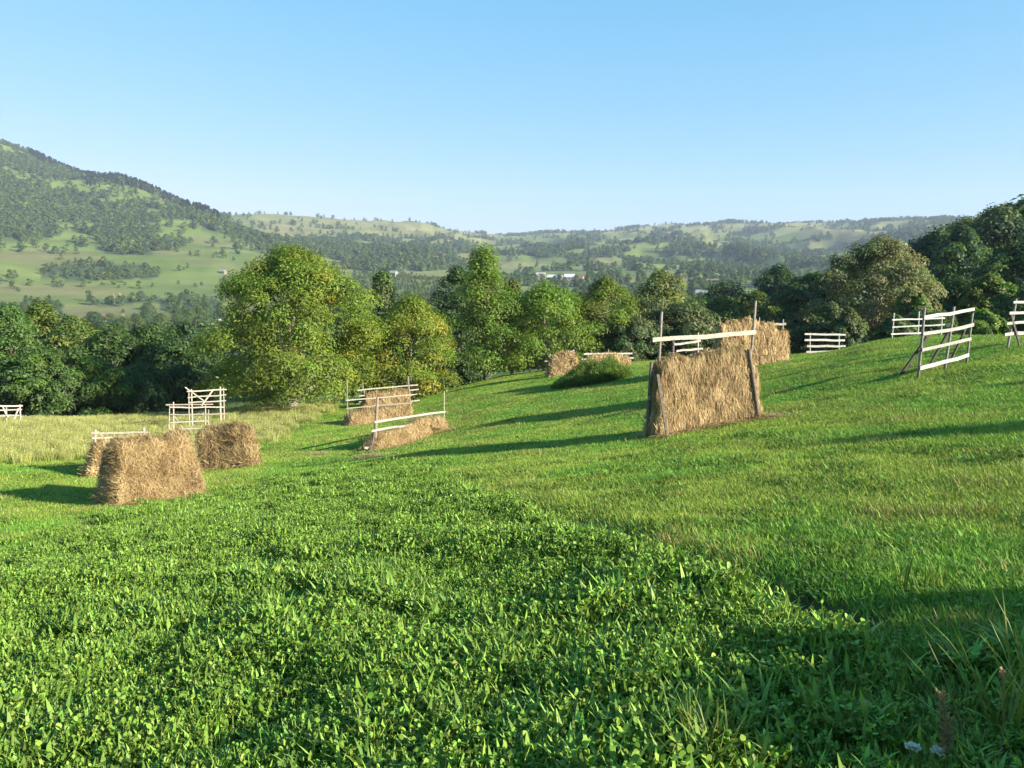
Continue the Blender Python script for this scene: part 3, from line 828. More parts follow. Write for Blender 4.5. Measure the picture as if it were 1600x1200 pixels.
# ------------------------------------------------------------------ wooded hills
def far_tree(seed, shape, nclump, nleaf, c0, c1=None, cf=.3, Rc=.42, z0=.06, ls=0.16):
    v, f, c, ctr = crown(seed, shape, 1 - z0, Rc, z0, nclump, nleaf, ls, c0, c1, cf, (.22, .4), 0.8)
    return v, f, c
FG = [(0.062, 0.108, 0.036), (0.072, 0.115, 0.036), (0.052, 0.095, 0.036), (0.082, 0.125, 0.040), (0.058, 0.10, 0.046)]
gens = [far_tree(700 + i, 'round', 20, 560, FG[i], OLI, .2, [.66, .56, .74, .54, .62][i], ls=.105) for i in range(5)]
gens += [far_tree(720 + i, 'spruce', 22, 260, (0.028, 0.05, 0.028), None, 0, .2, .02, .13) for i in range(2)]
fcol, nf = protos("woodland_tree", gens, M_FAR)
cand = []
for (n_, d0, d1) in ((2600, 115, 520), (32000, 520, 1900), (60000, 1500, 3700)):
    x, y, z, d = sample_polar(n_, d0, d1, R(-40), R(41), 1.0)
    cand.append(np.stack([x, y, z, d], -1))
cand = np.concatenate(cand)
x, y, z, d = cand.T
px, py = project(x, y, z)
acc = rng.random(len(x)) < wood(px, py, d, x, y, z)
x, y, z, d, px, py = [q[acc] for q in (x, y, z, d, px, py)]
n = len(x)
ht = rng.uniform(6, 12, n) * np.where(d > 1500, 1.1, 1.0)
ht = np.where((px < 452) & (d > 520) & (py > 398), ht * rng.uniform(.3, .8, n), ht)
ht = np.where((px > 1380) & (d < 520), rng.uniform(11, 18, n), ht)
sil = np.interp(px, [1380, 1420, 1450, 1480, 1520, 1560, 1600, 1700], [425, 395, 372, 356, 340, 330, 318, 310]) + 34 * (fbm(px / 28, d / 60, 91, 2) - .42)
ya = z_at(np.zeros_like(px), 1.0, 600.0) if False else None
tsil = (np.cos(np.arctan2(x, y)) * ((600 - sil) / FPX * cp - sp_) / (cp + (600 - sil) / FPX * sp_))
hsil = CAMZ + d * tsil - z
ht = np.where((px > 1380) & (d < 520), np.clip(np.minimum(ht, hsil), 2.0, 18), ht)
ht = np.where((px > 420) & (px < 1390) & (d < 520), ht * 0.85, ht)
kind = rng.integers(0, 5, n)
# spruces along the left skyline
m_ = 900
sx_ = rng.uniform(60, 362, m_)
a_ = np.arctan2((sx_ - 800) / FPX, 1 / cp)
ai = np.clip(np.searchsorted(AZ, a_), 0, na - 1)
el = (ZG[ai] - CAMZ) / dist[None, :]
jm = np.argmax(np.where((dist > 900) & (dist < 2150), el, -9)[...], axis=1)
dd = dist[jm] - rng.exponential(28, m_) + 12
sxx = dd * np.sin(a_); syy = dd * np.cos(a_); szz = H(sxx, syy)
spx, spy = project(sxx, syy, szz)
x = np.concatenate([x, sxx]); y = np.concatenate([y, syy]); z = np.concatenate([z, szz]); d = np.concatenate([d, dd]); px = np.concatenate([px, spx]); py = np.concatenate([py, spy])
ht = np.concatenate([ht, rng.uniform(9, 17, m_)]); kind = np.concatenate([kind, rng.integers(5, 7, m_)])
# orchard rows in the valley
ox, oy, oz, od = sample_polar(5200, 620, 1000, R(-12), R(-2), 1.0)
opx, opy = project(ox, oy, oz)
row = np.abs(((oy * 0.97 + ox * 0.25) / 17.0) % 1.0 - 0.5) < 0.15
k_ = (opx > 552) & (opx < 735) & (opy > 424) & (opy < 466) & row & (rng.random(len(ox)) < .8)
x = np.concatenate([x, ox[k_]]); y = np.concatenate([y, oy[k_]]); z = np.concatenate([z, oz[k_]]); d = np.concatenate([d, od[k_]]); px = np.concatenate([px, opx[k_]]); py = np.concatenate([py, opy[k_]])
ht = np.concatenate([ht, rng.uniform(2.5, 4.2, k_.sum())]); kind = np.concatenate([kind, np.full(k_.sum(), 3)])
# which ones show largest: those become trees of their own
tpx, tpy = project(x, y, z + ht)
size = ht / d
shows = (tpx > 5) & (tpx < 1595) & (tpy < belt_top(tpx) - 2) & (d < 1500)
order = np.argsort(np.where(shows, -size, 1))
solo = order[:240]; solo = solo[shows[solo]]
rest = np.ones(len(x), bool); rest[solo] = False
scatter("woodland", "far woods of small round trees covering the hills", "woodland", np.stack([x, y, z - 0.3], -1)[rest], rng.uniform(0, 6.28, rest.sum()), (ht)[rest], fcol, nf, False, kind[rest])
bigs = [far_tree(760 + i, ['round', 'oval', 'round', 'oval', 'round', 'round', 'oval'][i], 70, 7000, (FG + [TEA, DRK])[i], OLI, .2, [.54, .44, .58, .44, .52, .56, .5][i], .04, .032) for i in range(7)]
bigm = [mesh_np("crown", v, f, M_LEAF, c) for v, f, c in bigs]
tb = MB(); tb.tube([(0, 0, -.05), (0.005, 0, .2), (0, .01, .55)], [.03, .022, .008], 6, (.16, .13, .1)); tmesh = tb.mesh("trunk", M_BARK)
for q in solo:
    near = d[q] < 520
    if px[q] > 1380 and near: lab, g = "tall dark tree on the wooded slope rising at the right", "trees on the right wooded slope"
    elif near: lab, g = "leafy tree down in the valley seen over the belt of trees", "trees on the valley floor"
    elif px[q] < 452: lab, g = "small round tree on the terraced hillside across the valley", "trees on the left hillside"
    else: lab, g = "small round tree on the distant hills across the valley", "trees on the distant hills"
    t = empty("valley_tree" if near else "hillside_tree", (x[q], y[q], z[q] - .2), random.uniform(0, 6.28))
    t.scale = (ht[q],) * 3
    tag(t, lab, "tree", g)
    obj("crown", bigm[random.choice((2, 4, 5, 6, 6)) if (px[q] > 1380 and near) else int(kind[q]) % 5], t)
    obj("trunk", tmesh, t)

# ------------------------------------------------------------------ hay racks and hay
WLT = (0.37, 0.33, 0.26); WGR = (0.24, 0.205, 0.16); WWH = (0.37, 0.34, 0.285); WDK = (0.13, 0.105, 0.08)
class Pl:
    """upright plane of a rack through two ground points, set back by off metres"""
    def __init__(s, A, B, off=0.0):
        s.A = np.array(A[:2], float); s.B = np.array(B[:2], float)
        u = s.B - s.A; s.len = np.linalg.norm(u); s.u = u / s.len
        s.n = np.array([s.u[1], -s.u[0]])            # towards the camera
        if s.n.dot(-s.A) < 0: s.n = -s.n
        s.A = s.A - s.n * off; s.B = s.B - s.n * off
        s.side = np.array([s.n[0], s.n[1], 0.0])
    def at(s, px, py, out=0.0):
        r = ray(px, py); o = s.A + s.n * out
        t = (o.dot(s.n)) / (r[:2].dot(s.n))
        return np.array([r[0] * t, r[1] * t, CAMZ + r[2] * t])

def down(P, dz=0.12):
    return np.array([P[0], P[1], h1(P[0], P[1]) - dz])

def rack(label, pl, posts, rails, braces=(), wc=WWH, pc=None, group="hay drying racks", pr=0.035, board=0.10, name="hay_rack", category="hay rack", thick=0.028, rail_out=0.05):
    pc = pc or wc
    c = (pl.A + pl.B) / 2
    base = np.array([c[0], c[1], h1(c[0], c[1])])
    t = empty(name, base); tag(t, label, category, group)
    def put(nm, mb, mat=M_WOOD, sm=False):
        mb.v = [v - base for v in mb.v]
        return obj(nm, mb.mesh(nm, mat, sm), t)
    for p in posts:
        (x1, y1), (x0, y0) = p[0], p[1]
        r_ = p[2] if len(p) > 2 else pr; col_ = p[3] if len(p) > 3 else pc
        po = p[4] if len(p) > 4 else (0, 0)
        T = pl.at(x1, y1, po[0]); B = pl.at(x0, y0, po[1]); B[2] = min(B[2], h1(B[0], B[1]) - 0.12)
        m = (T + B) / 2 + np.array([random.uniform(-.02, .02), random.uniform(-.02, .02), 0])
        mb = MB(); mb.tube([B, (B + m) / 2, m, (m + T) / 2, T], [r_, r_ * .97, r_ * .94, r_ * .88, r_ * .8], 7, np.array(col_) * random.uniform(.88, 1.1)); put("post", mb, sm=True)
    for q in rails:
        (x0, y0), (x1, y1) = q[0], q[1]
        w_ = (q[2] if len(q) > 2 else board) * .80; col_ = q[3] if len(q) > 3 else wc; ro = q[4] if len(q) > 4 else rail_out
        mb = MB(); mb.bar(pl.at(x0, y0, ro), pl.at(x1, y1, ro), w_, thick, pl.side, np.array(col_) * random.uniform(.72, 1.08), 0.022); put("rail", mb)
    for q in braces:                    # top on the rack, foot at range offset `out` behind (-) or before (+) it
        (x1, y1), (x0, y0), out = q[0], q[1], q[2]
        w_ = q[3] if len(q) > 3 else 0.09; col_ = q[4] if len(q) > 4 else pc
        T = pl.at(x1, y1, q[6] if len(q) > 6 else (0.03 if out >= 0 else -0.06))
        B = pl.at(x0, y0, out)
        if len(q) > 5: B[2] = h1(B[0], B[1]) - 0.05
        mb = MB(); mb.bar(B, T, w_, 0.04, pl.side, np.array(col_) * random.uniform(.9, 1.1), 0.01); put("brace", mb)
    return t

HAYC = np.array([0.41, 0.298, 0.137]); HAYD = np.array([0.17, 0.105, 0.04]); HAYL = np.array([0.64, 0.50, 0.25])
def hay(label, pl, xl, xr, top, tb=0.9, tt=0.35, nstr=5000, seed=0, comb=0.8, cols=(HAYC, HAYD, HAYL), group="heaps of hay drying on the racks", sw=0.012, slen=(0.12, 0.34), name="hay_heap", flop=0.10, low=None):
    """hay hung over the rack: pl its middle plane, xl/xr = px at the foot of both ends, top = [(px,py) along its crest]"""
    r = np.random.default_rng(seed)
    c0, c1, c2 = cols
    def s_of(px_, py_):
        q = pl.at(px_, py_)[:2]; return (q - pl.A).dot(pl.u)
    ts = np.array([s_of(*t) for t in top]); tz = np.array([pl.at(*t)[2] for t in top])
    o_ = np.argsort(ts); ts, tz = ts[o_], tz[o_]
    s0, s1 = ts[0], ts[-1]
    def s_foot(px_, py_):
        q = pl.at(px_, py_, tb * .5)[:2]; return (q - pl.A).dot(pl.u)
    fl, fr = s_foot(*xl) - s0, s_foot(*xr) - s1
    ns, nq = 46, 40
    S = np.linspace(0, 1, ns); Q = np.linspace(-1, 1, nq)          # Q: -1 front foot, 0 crest, 1 back foot
    SS, QQ = np.meshgrid(S, Q, indexing='ij')
    aq = np.abs(QQ); sg = np.sign(QQ)
    hfrac = 1 - np.clip((aq - 0.16) / 0.84, 0, 1)                   # 1 on the crest
    half = np.where(aq < 0.16, tt / 2 * (aq / 0.16), tt / 2 + (tb - tt) / 2 * (1 - hfrac) ** 0.8)
    dome = np.where(aq < 0.16, 0.06 * (1 - (aq / 0.16) ** 2), 0)
    sl = s0 + SS * (s1 - s0) + (1 - hfrac) * (fl * (1 - SS) + fr * SS)
    bx = pl.A[0] + pl.u[0] * sl - pl.n[0] * half * sg
    by = pl.A[1] + pl.u[1] * sl - pl.n[1] * half * sg
    gz = H(bx, by)
    zt = np.interp(s0 + SS * (s1 - s0), ts, tz)
    lowz = 0.0 if low is None else low
    zz = (gz + lowz) * (1 - hfrac) + zt * hfrac + dome
    zz = zz - 0.16 * np.abs(2 * SS - 1) ** 7 * hfrac ** 2
    zz = zz + (fbm(SS * 9, QQ * 0 + seed, seed + 3, 3) - 0.5) * 0.14 * hfrac ** 3
    zz = zz + (fbm(SS * (s1 - s0) * 3.1, QQ * 0 + seed, seed + 2, 2) - .5) * 0.16 * hfrac
    bump = (fbm(SS * (s1 - s0) * 2.2 + 9, QQ * 4 + seed, seed, 4) - 0.5) * 2 * flop + (fbm(SS * (s1 - s0) * 7, QQ * 9, seed + 5, 3) - 0.5) * 0.10
    bx = bx - pl.n[0] * bump * sg * (aq > .05); by = by - pl.n[1] * bump * sg * (aq > .05)
    edge = (fbm(QQ * 5 + seed, SS * 0 + 3.3, seed + 7, 3) - 0.5) * 0.30
    em = sstep(0.9, 1.0, SS) - sstep(0.9, 1.0, 1 - SS)
    bx = bx + pl.u[0] * edge * em; by = by + pl.u[1] * edge * em
    G = np.stack([bx, by, zz], -1)
    cn = fbm(SS * (s1 - s0) * 4, QQ * 5, seed + 11, 4)
    C = c0 * (0.62 + 0.3 * cn[..., None])
    ii = np.arange(ns * nq).reshape(ns, nq)
    F = [np.stack([ii[:-1, :-1], ii[1:, :-1], ii[1:, 1:], ii[:-1, 1:]], -1).reshape(-1, 4)]
    half_n = nq // 2
    V = [G.reshape(-1, 3)]; CC = [C.reshape(-1, 3)]
    base_n = ns * nq
    ends = []
    for e in (0, ns - 1):                                            # end faces: front half bridged to back half
        k = np.arange(half_n - 1)
        a, b = ii[e, k], ii[e, k + 1]; a2, b2 = ii[e, nq - 1 - k], ii[e, nq - 2 - k]
        F.append(np.stack([a, b, b2, a2], -1) if e == 0 else np.stack([a2, b2, b, a], -1))
    F = np.concatenate(F)
    # straws
    si = r.random(nstr) * (ns - 1); qi = r.random(nstr) ** 1.0 * (nq - 1)
    fe = r.random(nstr) < 0.10
    si = np.where(fe, np.where(r.random(nstr) < .5, 0, ns - 1.001), si)
    i = np.clip(si.astype(int), 0, ns - 2); j = np.clip(qi.astype(int), 0, nq - 2); u = (si - i)[:, None]; v = (qi - j)[:, None]
    P = (G[i, j] * (1 - u) + G[i + 1, j] * u) * (1 - v) + (G[i, j + 1] * (1 - u) + G[i + 1, j + 1] * u) * v
    ds = G[i + 1, j] - G[i, j]; dq = G[i, j + 1] - G[i, j]
    ds /= np.linalg.norm(ds, axis=1)[:, None] + 1e-9; dq /= np.linalg.norm(dq, axis=1)[:, None] + 1e-9
    nr = np.cross(ds, dq); nr /= np.linalg.norm(nr, axis=1)[:, None] + 1e-9
    cen = G.reshape(-1, 3).mean(0)
    axp = np.stack([pl.A[0] + pl.u[0] * ((P[:, :2] - pl.A).dot(pl.u)), pl.A[1] + pl.u[1] * ((P[:, :2] - pl.A).dot(pl.u)), P[:, 2] - .1], -1)
    nr *= np.sign(np.sum(nr * (P - axp), 1))[:, None]
    # straws spread over an end face between its front and back line
    w = r.random(nstr)[:, None]
    jb = nq - 1 - j
    ee = np.where(si < 1, 0, ns - 1)
    Ga = G[ee, j] * (1 - v) + G[ee, np.minimum(j + 1, nq - 1)] * v; Gb = G[ee, jb] * (1 - v) + G[ee, np.maximum(jb - 1, 0)] * v
    P2 = Ga * (1 - w) + Gb * w
    ue = np.where(si < 1, -1.0, 1.0)[:, None] * np.array([pl.u[0], pl.u[1], 0])[None]
    P = np.where(fe[:, None], P2, P); nr = np.where(fe[:, None], ue, nr)
    dn = np.array([0, 0, -1.0])
    dirn = dn - nr * nr.dot(dn)[:, None]; dirn /= np.linalg.norm(dirn, axis=1)[:, None] + 1e-6
    rnd = r.normal(size=(nstr, 3))
    t = dirn * comb + rnd * (1 - comb) + nr * r.uniform(-0.05, 0.22, nstr)[:, None]
    t /= np.linalg.norm(t, axis=1)[:, None]
    b = np.cross(t, nr + rnd * .35); b /= np.linalg.norm(b, axis=1)[:, None] + 1e-6
    L = r.uniform(*slen, nstr); L = np.where(r.random(nstr) < .05, L * r.uniform(1.5, 2.3, nstr), L); wd = sw * r.uniform(0.5, 1.4, nstr)
    P = P + nr * r.uniform(0.0, 0.05, nstr)[:, None] - t * (L * .5)[:, None]
    sag = nr * (L * r.uniform(0.0, 0.22, nstr))[:, None]
    lev = [P, P + t * (L * .5)[:, None] + sag, P + t * L[:, None]]
    low_ok = lev[2][:, 2] > H(lev[2][:, 0], lev[2][:, 1]) - 0.03
    VS = np.stack([lev[0] - b * wd[:, None] / 2, lev[0] + b * wd[:, None] / 2, lev[1] - b * wd[:, None] / 2, lev[1] + b * wd[:, None] / 2, lev[2] - b * wd[:, None] / 4, lev[2] + b * wd[:, None] / 4], 1)[low_ok]
    m = len(VS); bb = np.arange(m)[:, None] * 6
    FS = np.concatenate([np.stack([bb + 0, bb + 1, bb + 3, bb + 2], -1).reshape(-1, 4), np.stack([bb + 2, bb + 3, bb + 5, bb + 4], -1).reshape(-1, 4)])
    cl = cn[i, j][low_ok]
    mixk = np.clip(r.random(m) * 0.9 + (cl - 0.5) * 1.1, 0, 1)[:, None]
    CS = np.where(mixk < .5, c1 + (c0 - c1) * mixk * 2, c0 + (c2 - c0) * (mixk * 2 - 1)) * r.uniform(.85, 1.15, (m, 1))
    # straw fallen round the foot
    nf = nstr // 14
    fs = r.uniform(-.06, 1.06, nf) * (s1 - s0) + s0; fo = (tb * .5 + np.abs(r.normal(0, .16, nf))) * np.where(r.random(nf) < .7, 1, -1)
    fb = np.stack([pl.A[0] + pl.u[0] * fs + pl.n[0] * fo, pl.A[1] + pl.u[1] * fs + pl.n[1] * fo, np.zeros(nf)], -1)
    fb[:, 2] = H(fb[:, 0], fb[:, 1]) + r.uniform(.02, .09, nf)
    fa = r.uniform(0, 6.28, nf); fd_ = np.stack([np.cos(fa), np.sin(fa), r.uniform(-.1, .25, nf)], -1) * r.uniform(.1, .3, nf)[:, None]
    fw = np.stack([-np.sin(fa), np.cos(fa), r.uniform(-.5, .5, nf)], -1) * sw * .6
    FV = np.stack([fb - fw, fb + fw, fb + fd_ * .5 - fw + [0, 0, .02], fb + fd_ * .5 + fw + [0, 0, .02], fb + fd_ - fw * .5, fb + fd_ + fw * .5], 1)
    VS = np.concatenate([VS, FV]); CS = np.concatenate([CS, jcol(c0 * .95, nf, r, .3, .06)])
    m = len(VS); bb = np.arange(m)[:, None] * 6
    FS = np.concatenate([np.stack([bb + 0, bb + 1, bb + 3, bb + 2], -1).reshape(-1, 4), np.stack([bb + 2, bb + 3, bb + 5, bb + 4], -1).reshape(-1, 4)])
    V = np.concatenate([V[0], VS.reshape(-1, 3)]); C = np.concatenate([CC[0], np.repeat(CS, 6, 0)]); F = np.concatenate([F, FS + base_n])
    org = np.array([G[..., 0].mean(), G[..., 1].mean(), G[..., 2].min()])
    me = mesh_np(name, V - org, F, M_HAY, C)
    me.materials.append(M_STRAW)
    mi = np.zeros(len(F), np.int32); mi[-len(FS):] = 1
    me.polygons.foreach_set("material_index", mi)
    o = obj(name, me); o.location = org
    return tag(o, label, "hay", group)

# --- front rack with its hay
plA = Pl(hit(1022, 688), hit(1188, 656), 0.36)
rack("front hay rack with one pale top board across two tall poles", plA,
     [((1034, 487), (1024, 640), .04, WGR), ((1181, 470), (1169, 552), .036, WGR), ((1170, 545), (1187, 657), .05, (0.13, .105, .08), (.24, .5)), ((1018, 566), (1012, 684), .05, WDK)],
     [((1020, 532), (1181, 520), .125, (.44, .39, .30), .06), ((1016, 577), (1029, 577), .11, WLT, .0), ((1013, 623), (1024, 622), .11, WLT, .1), ((1006, 652), (1014, 652), .1, WLT, -.1),
      ((1050, 563), (1098, 556), .07, WWH, -.1)],
     [((1028, 585), (1044, 691), .58, .065, WDK, 1, .3)], wc=WLT)
hay("tall hay curtain hanging on the front rack, combed downwards", plA, (1024, 690), (1187, 655), [(1026, 562), (1060, 563), (1100, 558), (1140, 552), (1173, 549)], 0.74, 0.28, 34000, 21, .8, flop=.08, slen=(.08, .22), sw=.007)
# --- left front heap
plB = Pl(hit(184, 794), ground_px(318, 20.1), 0.48)
hay("biggest shaggy hay heap at left, dark at its end, above the clover", plB, (184, 797), (319, 771), [(172, 692), (200, 691), (240, 688), (262, 684), (283, 678), (294, 692)], 1.0, 0.40, 36000, 33, .5, (HAYC * .93, HAYD, HAYL * .9), slen=(.10, .28), flop=.13, sw=.007)
rack("rack buried in the biggest left hay heap, only rail stubs showing", plB, [((284, 690), (284, 780), .04, WGR), ((196, 704), (196, 780), .04, WDK)],
     [((160, 728), (200, 728), .05, (.05, .04, .03)), ((156, 762), (200, 760), .05, (.05, .04, .03))], wc=WGR)
# --- heap just behind it with two rails
plC = Pl(hit(150, 748), hit(235, 738), 0.33)
rack("rack with two thin pale rails standing just behind the biggest heap", plC, [((149, 671), (147, 740), .045, WLT), ((225, 668), (225, 735), .05, WLT), ((219, 674), (219, 730), .04, WGR)],
     [((142, 677), (231, 675), .07, WLT), ((144, 684), (222, 682), .06, WLT), ((137, 693), (170, 691), .06, WDK), ((152, 674), (168, 690), .05, WLT)], wc=WLT)
hay("narrow ragged hay heap peeping out behind the biggest heap", plC, (140, 746), (236, 738), [(148, 692), (180, 694), (225, 692)], 0.7, 0.3, 6000, 35, .5, slen=(.15, .4))
# --- block of hay at right of it
plD = Pl(hit(314, 736), hit(394, 730), 0.33)
hay("square brown hay block standing alone near the meadow edge", plD, (313, 737), (395, 730), [(312, 671), (335, 670), (365, 668), (390, 667)], 0.66, 0.4, 9000, 37, .6, (HAYC * .85, HAYD, HAYL * .8), slen=(.15, .35), flop=.07)
rack("rack hidden inside the square brown hay block", plD, [((330, 669), (330, 728), .04), ((378, 667), (378, 726), .04)], [((322, 690), (386, 688))], wc=WGR)
# --- bare racks in the meadow
plE = Pl(hit(268, 694), hit(322, 690), 0.0)
rack("bare grey rack of many thin rails in front of the meadow", plE, [((271, 628), (271, 694), .035), ((321, 633), (321, 690), .035), ((265, 632), (262, 690), .025), ((326, 640), (326, 690), .02)],
     [((259, 632), (333, 632), .06), ((265, 637), (330, 636), .07), ((264, 648), (352, 646), .06), ((266, 660), (325, 658), .06), ((265, 671), (326, 669), .06), ((272, 682), (311, 681), .07)],
     [((270, 646), (300, 690), -.5, .04), ((318, 644), (285, 684), -.5, .04)], wc=WLT, pr=.03, thick=.04)
plF = Pl(ground_px(298, 43.5), ground_px(346, 45), 0.0)
rack("bare weathered rack with a diagonal pole farther up the meadow", plF, [((299, 608), (299, 650), .045), ((344, 604), (344, 648), .06), ((349, 606), (349, 648), .035), ((295, 612), (295, 650), .03)],
     [((292, 612), (354, 608), .08), ((293, 621), (353, 617), .08), ((294, 629), (353, 626), .08), ((294, 637), (350, 636), .08)],
     [((334, 608), (315, 634), .12, .08), ((289, 605), (318, 626), .1, .06)], wc=WLT)
plG = Pl(ground_px(-22, 46), ground_px(31, 47), 0.0)
rack("low bare rack cut by the left edge of the photo", plG, [((-20, 632), (-20, 655), .05), ((31, 632), (31, 658), .045), ((10, 636), (8, 656), .04)],
     [((-30, 634), (35, 634), .09), ((-30, 641), (34, 640), .08), ((-28, 649), (30, 649), .08)], [((29, 638), (22, 655), .1, .07), ((4, 636), (12, 652), .1, .07)], wc=(.36, .33, .28))
# --- middle rack
plH = Pl(hit(586, 706), hit(690, 676), 0.32)
rack("middle rack with brown left pole and a long pale rail", plH, [((590, 620), (586, 702), .06, (.26, .2, .14)), ((694, 611), (694, 660), .025, WLT), ((583, 672), (581, 704), .05, WDK)],
     [((585, 660), (696, 643), .10, WWH), ((582, 673), (644, 664), .10, WWH), ((569, 700), (580, 699), .1, WLT), ((580, 674), (588, 673), .08, WLT)],
     [((586, 672), (578, 706), .25, .06, WDK, 1)], wc=WWH)
hay("low hay heap on the middle rack, higher on its right half", plH, (585, 706), (696, 678), [(588, 678), (615, 674), (640, 668), (646, 660), (670, 655), (695, 654)], 0.68, 0.3, 8000, 39, .6, (HAYC * .9, HAYD, HAYL * .85))
plI = Pl(hit(545, 668), hit(645, 652), 0.35)
rack("rack with two tall thin poles and two rails over shaded hay", plI, [((542, 593), (544, 668), .035, WGR), ((638, 588), (642, 650), .035, WGR)],
     [((540, 626), (648, 616), .075, WLT), ((541, 638), (644, 629), .075, WGR)], wc=WLT)
hay("low shaded hay heap between the middle rack and the farthest meadow rack", plI, (545, 669), (643, 656), [(547, 643), (580, 641), (610, 638), (640, 634)], 0.9, 0.35, 5000, 41, .6, (HAYC * .85, HAYD, HAYL * .8), sw=.016)
plJ = Pl(hit(572, 641), hit(644, 634), 0.35)
rack("rack in the trees' edge with a long pale top rail and jutting rail ends", plJ, [((566, 598), (575, 640), .04, WGR), ((637, 590), (640, 632), .045, WGR)],
     [((558, 610), (653, 601), .09, WWH), ((561, 619), (654, 608), .08, WWH), ((561, 628), (652, 616), .08, WWH), ((564, 637), (656, 625), .08, WWH)], wc=WWH)
hay("hay heap under the pale top rail at the trees' edge", plJ, (571, 642), (641, 636), [(571, 616), (600, 614), (622, 611), (638, 608)], 0.9, 0.4, 4500, 43, .6, (HAYC * .92, HAYD, HAYL * .85), sw=.02)
# --- far two by the shrub
plK = Pl(ground_px(860, 51), ground_px(902, 51.5), 0.3)
rack("small far rack with rail ends left of its hay, above the shrub", plK, [((860, 553), (858, 588), .045), ((896, 546), (899, 580), .04)],
     [((857, 557), (898, 548), .09), ((851, 565), (868, 562), .1), ((853, 574), (868, 573), .1), ((850, 583), (866, 582), .12)], wc=WWH)
hay("small upright hay heap between the trees and the shrub", plK, (858, 590), (903, 581), [(861, 558), (880, 555), (900, 553)], 0.7, 0.4, 4500, 45, .65, sw=.028, slen=(.2, .45))
plL = Pl(ground_px(914, 53), ground_px(986, 55), 0.0)
rack("far rack with two white rails half hidden behind the shrub", plL, [((919, 551), (919, 585), .045), ((977, 552), (977, 580), .045)],
     [((912, 553), (988, 552), .12), ((909, 561), (990, 559), .12)], wc=WWH)
hay("hay heap mostly hidden behind the dark shrub", plL, (914, 580), (985, 576), [(919, 556), (950, 556), (980, 556)], 0.9, 0.4, 3500, 47, .65, sw=.03, slen=(.2, .45))
# --- behind the front rack
plN = Pl(ground_px(1053, 27.0), ground_px(1165, 28.6), 0.0)
rack("small pale rack seen through the gap under the front rack's board", plN, [((1091, 520), (1090, 612), .035, WWH), ((1052, 533), (1050, 622), .055, WDK)],
     [((1053, 538), (1095, 533), .085), ((1057, 549), (1098, 544), .085), ((1056, 560), (1098, 556), .085)], wc=WWH)
hay("hay heap almost wholly hidden behind the tall hay curtain of the front rack", plN, (1048, 622), (1172, 607), [(1056, 566), (1085, 561), (1100, 553), (1130, 547), (1166, 545)], 0.8, 0.4, 5000, 51, .65, sw=.014)
plO = Pl(ground_px(1126, 37.3), ground_px(1230, 39.6), 0.36)
rack("rack poking out of the tall hay heap near the crest", plO, [((1125, 507), (1123, 556), .06, WWH), ((1224, 499), (1222, 545), .035, WWH)],
     [((1122, 517), (1150, 516), .1), ((1200, 508), (1228, 506), .13)], [((1186, 540), (1193, 562), .6, .07, WGR, 1)], wc=WWH)
hay("tall golden hay heap near the crest behind the front rack", plO, (1124, 558), (1230, 560), [(1126, 510), (1145, 507), (1163, 503), (1185, 507), (1206, 508), (1208, 518), (1226, 520)], 0.8, 0.4, 12000, 49, .7, (HAYC, HAYD, HAYL), sw=.02, slen=(.2, .45), flop=.09)
# --- white racks on the right
plP = Pl(ground_px(1260, 49), ground_px(1320, 51), 0.0)
rack("small white rack with four rails before the willow like bush", plP, [((1266, 520), (1266, 552), .05), ((1311, 521), (1311, 550), .05)],
     [((1257, 522), (1321, 523), .13), ((1257, 531), (1320, 532), .15), ((1261, 541), (1321, 541), .15), ((1260, 550), (1300, 549), .14)], wc=(.39, .365, .32))
plQ = Pl(ground_px(1394, 43.5), ground_px(1474, 46), 0.0)
rack("thin railed white rack on the crest behind the braced one", plQ, [((1397, 489), (1393, 534), .035), ((1436, 487), (1434, 534), .035), ((1472, 494), (1470, 532), .035)],
     [((1394, 500), (1476, 497), .085), ((1394, 511), (1476, 507), .085), ((1392, 522), (1472, 519), .09), ((1391, 532), (1440, 532), .1)], wc=(.46, .44, .40))
plR = Pl(hit(1436, 592), hit(1511, 570), 0.0)
rack("white rack with four rails and slanting plank braces, shade put into their dark colour", plR, [((1445, 480), (1434, 592), .04, (.20, .185, .165)), ((1491, 479), (1475, 581), .04, (.20, .185, .165)), ((1520, 489), (1510, 568), .035, (.20, .185, .165))],
     [((1444, 496), (1522, 484), .115), ((1442, 522), (1521, 508), .12), ((1440, 548), (1517, 530), .11), ((1437, 575), (1514, 555), .13)],
     [((1450, 525), (1404, 592), -.9, .16, (.085, .075, .065), 1), ((1482, 518), (1446, 582), -.7, .13, (.085, .075, .065), 1), ((1508, 515), (1482, 570), -.7, .11, (.085, .075, .065), 1)], wc=(.39, .365, .32))  # brace colour darkened to stand for planks turned from the sun
plS = Pl(ground_px(1574, 30), ground_px(1640, 32), 0.0)
rack("white rack cut by the right edge of the photo", plS, [((1588, 467), (1574, 533), .04, (.22, .2, .18)), ((1640, 465), (1632, 533), .04)],
     [((1583, 472), (1650, 470), .1), ((1577, 489), (1648, 487), .11), ((1573, 505), (1646, 502), .11), ((1570, 522), (1642, 517), .13)], [((1580, 492), (1596, 535), .15, .07, (.085, .075, .065), 1)], wc=(.39, .365, .32))  # brace in the same shade-darkened colour

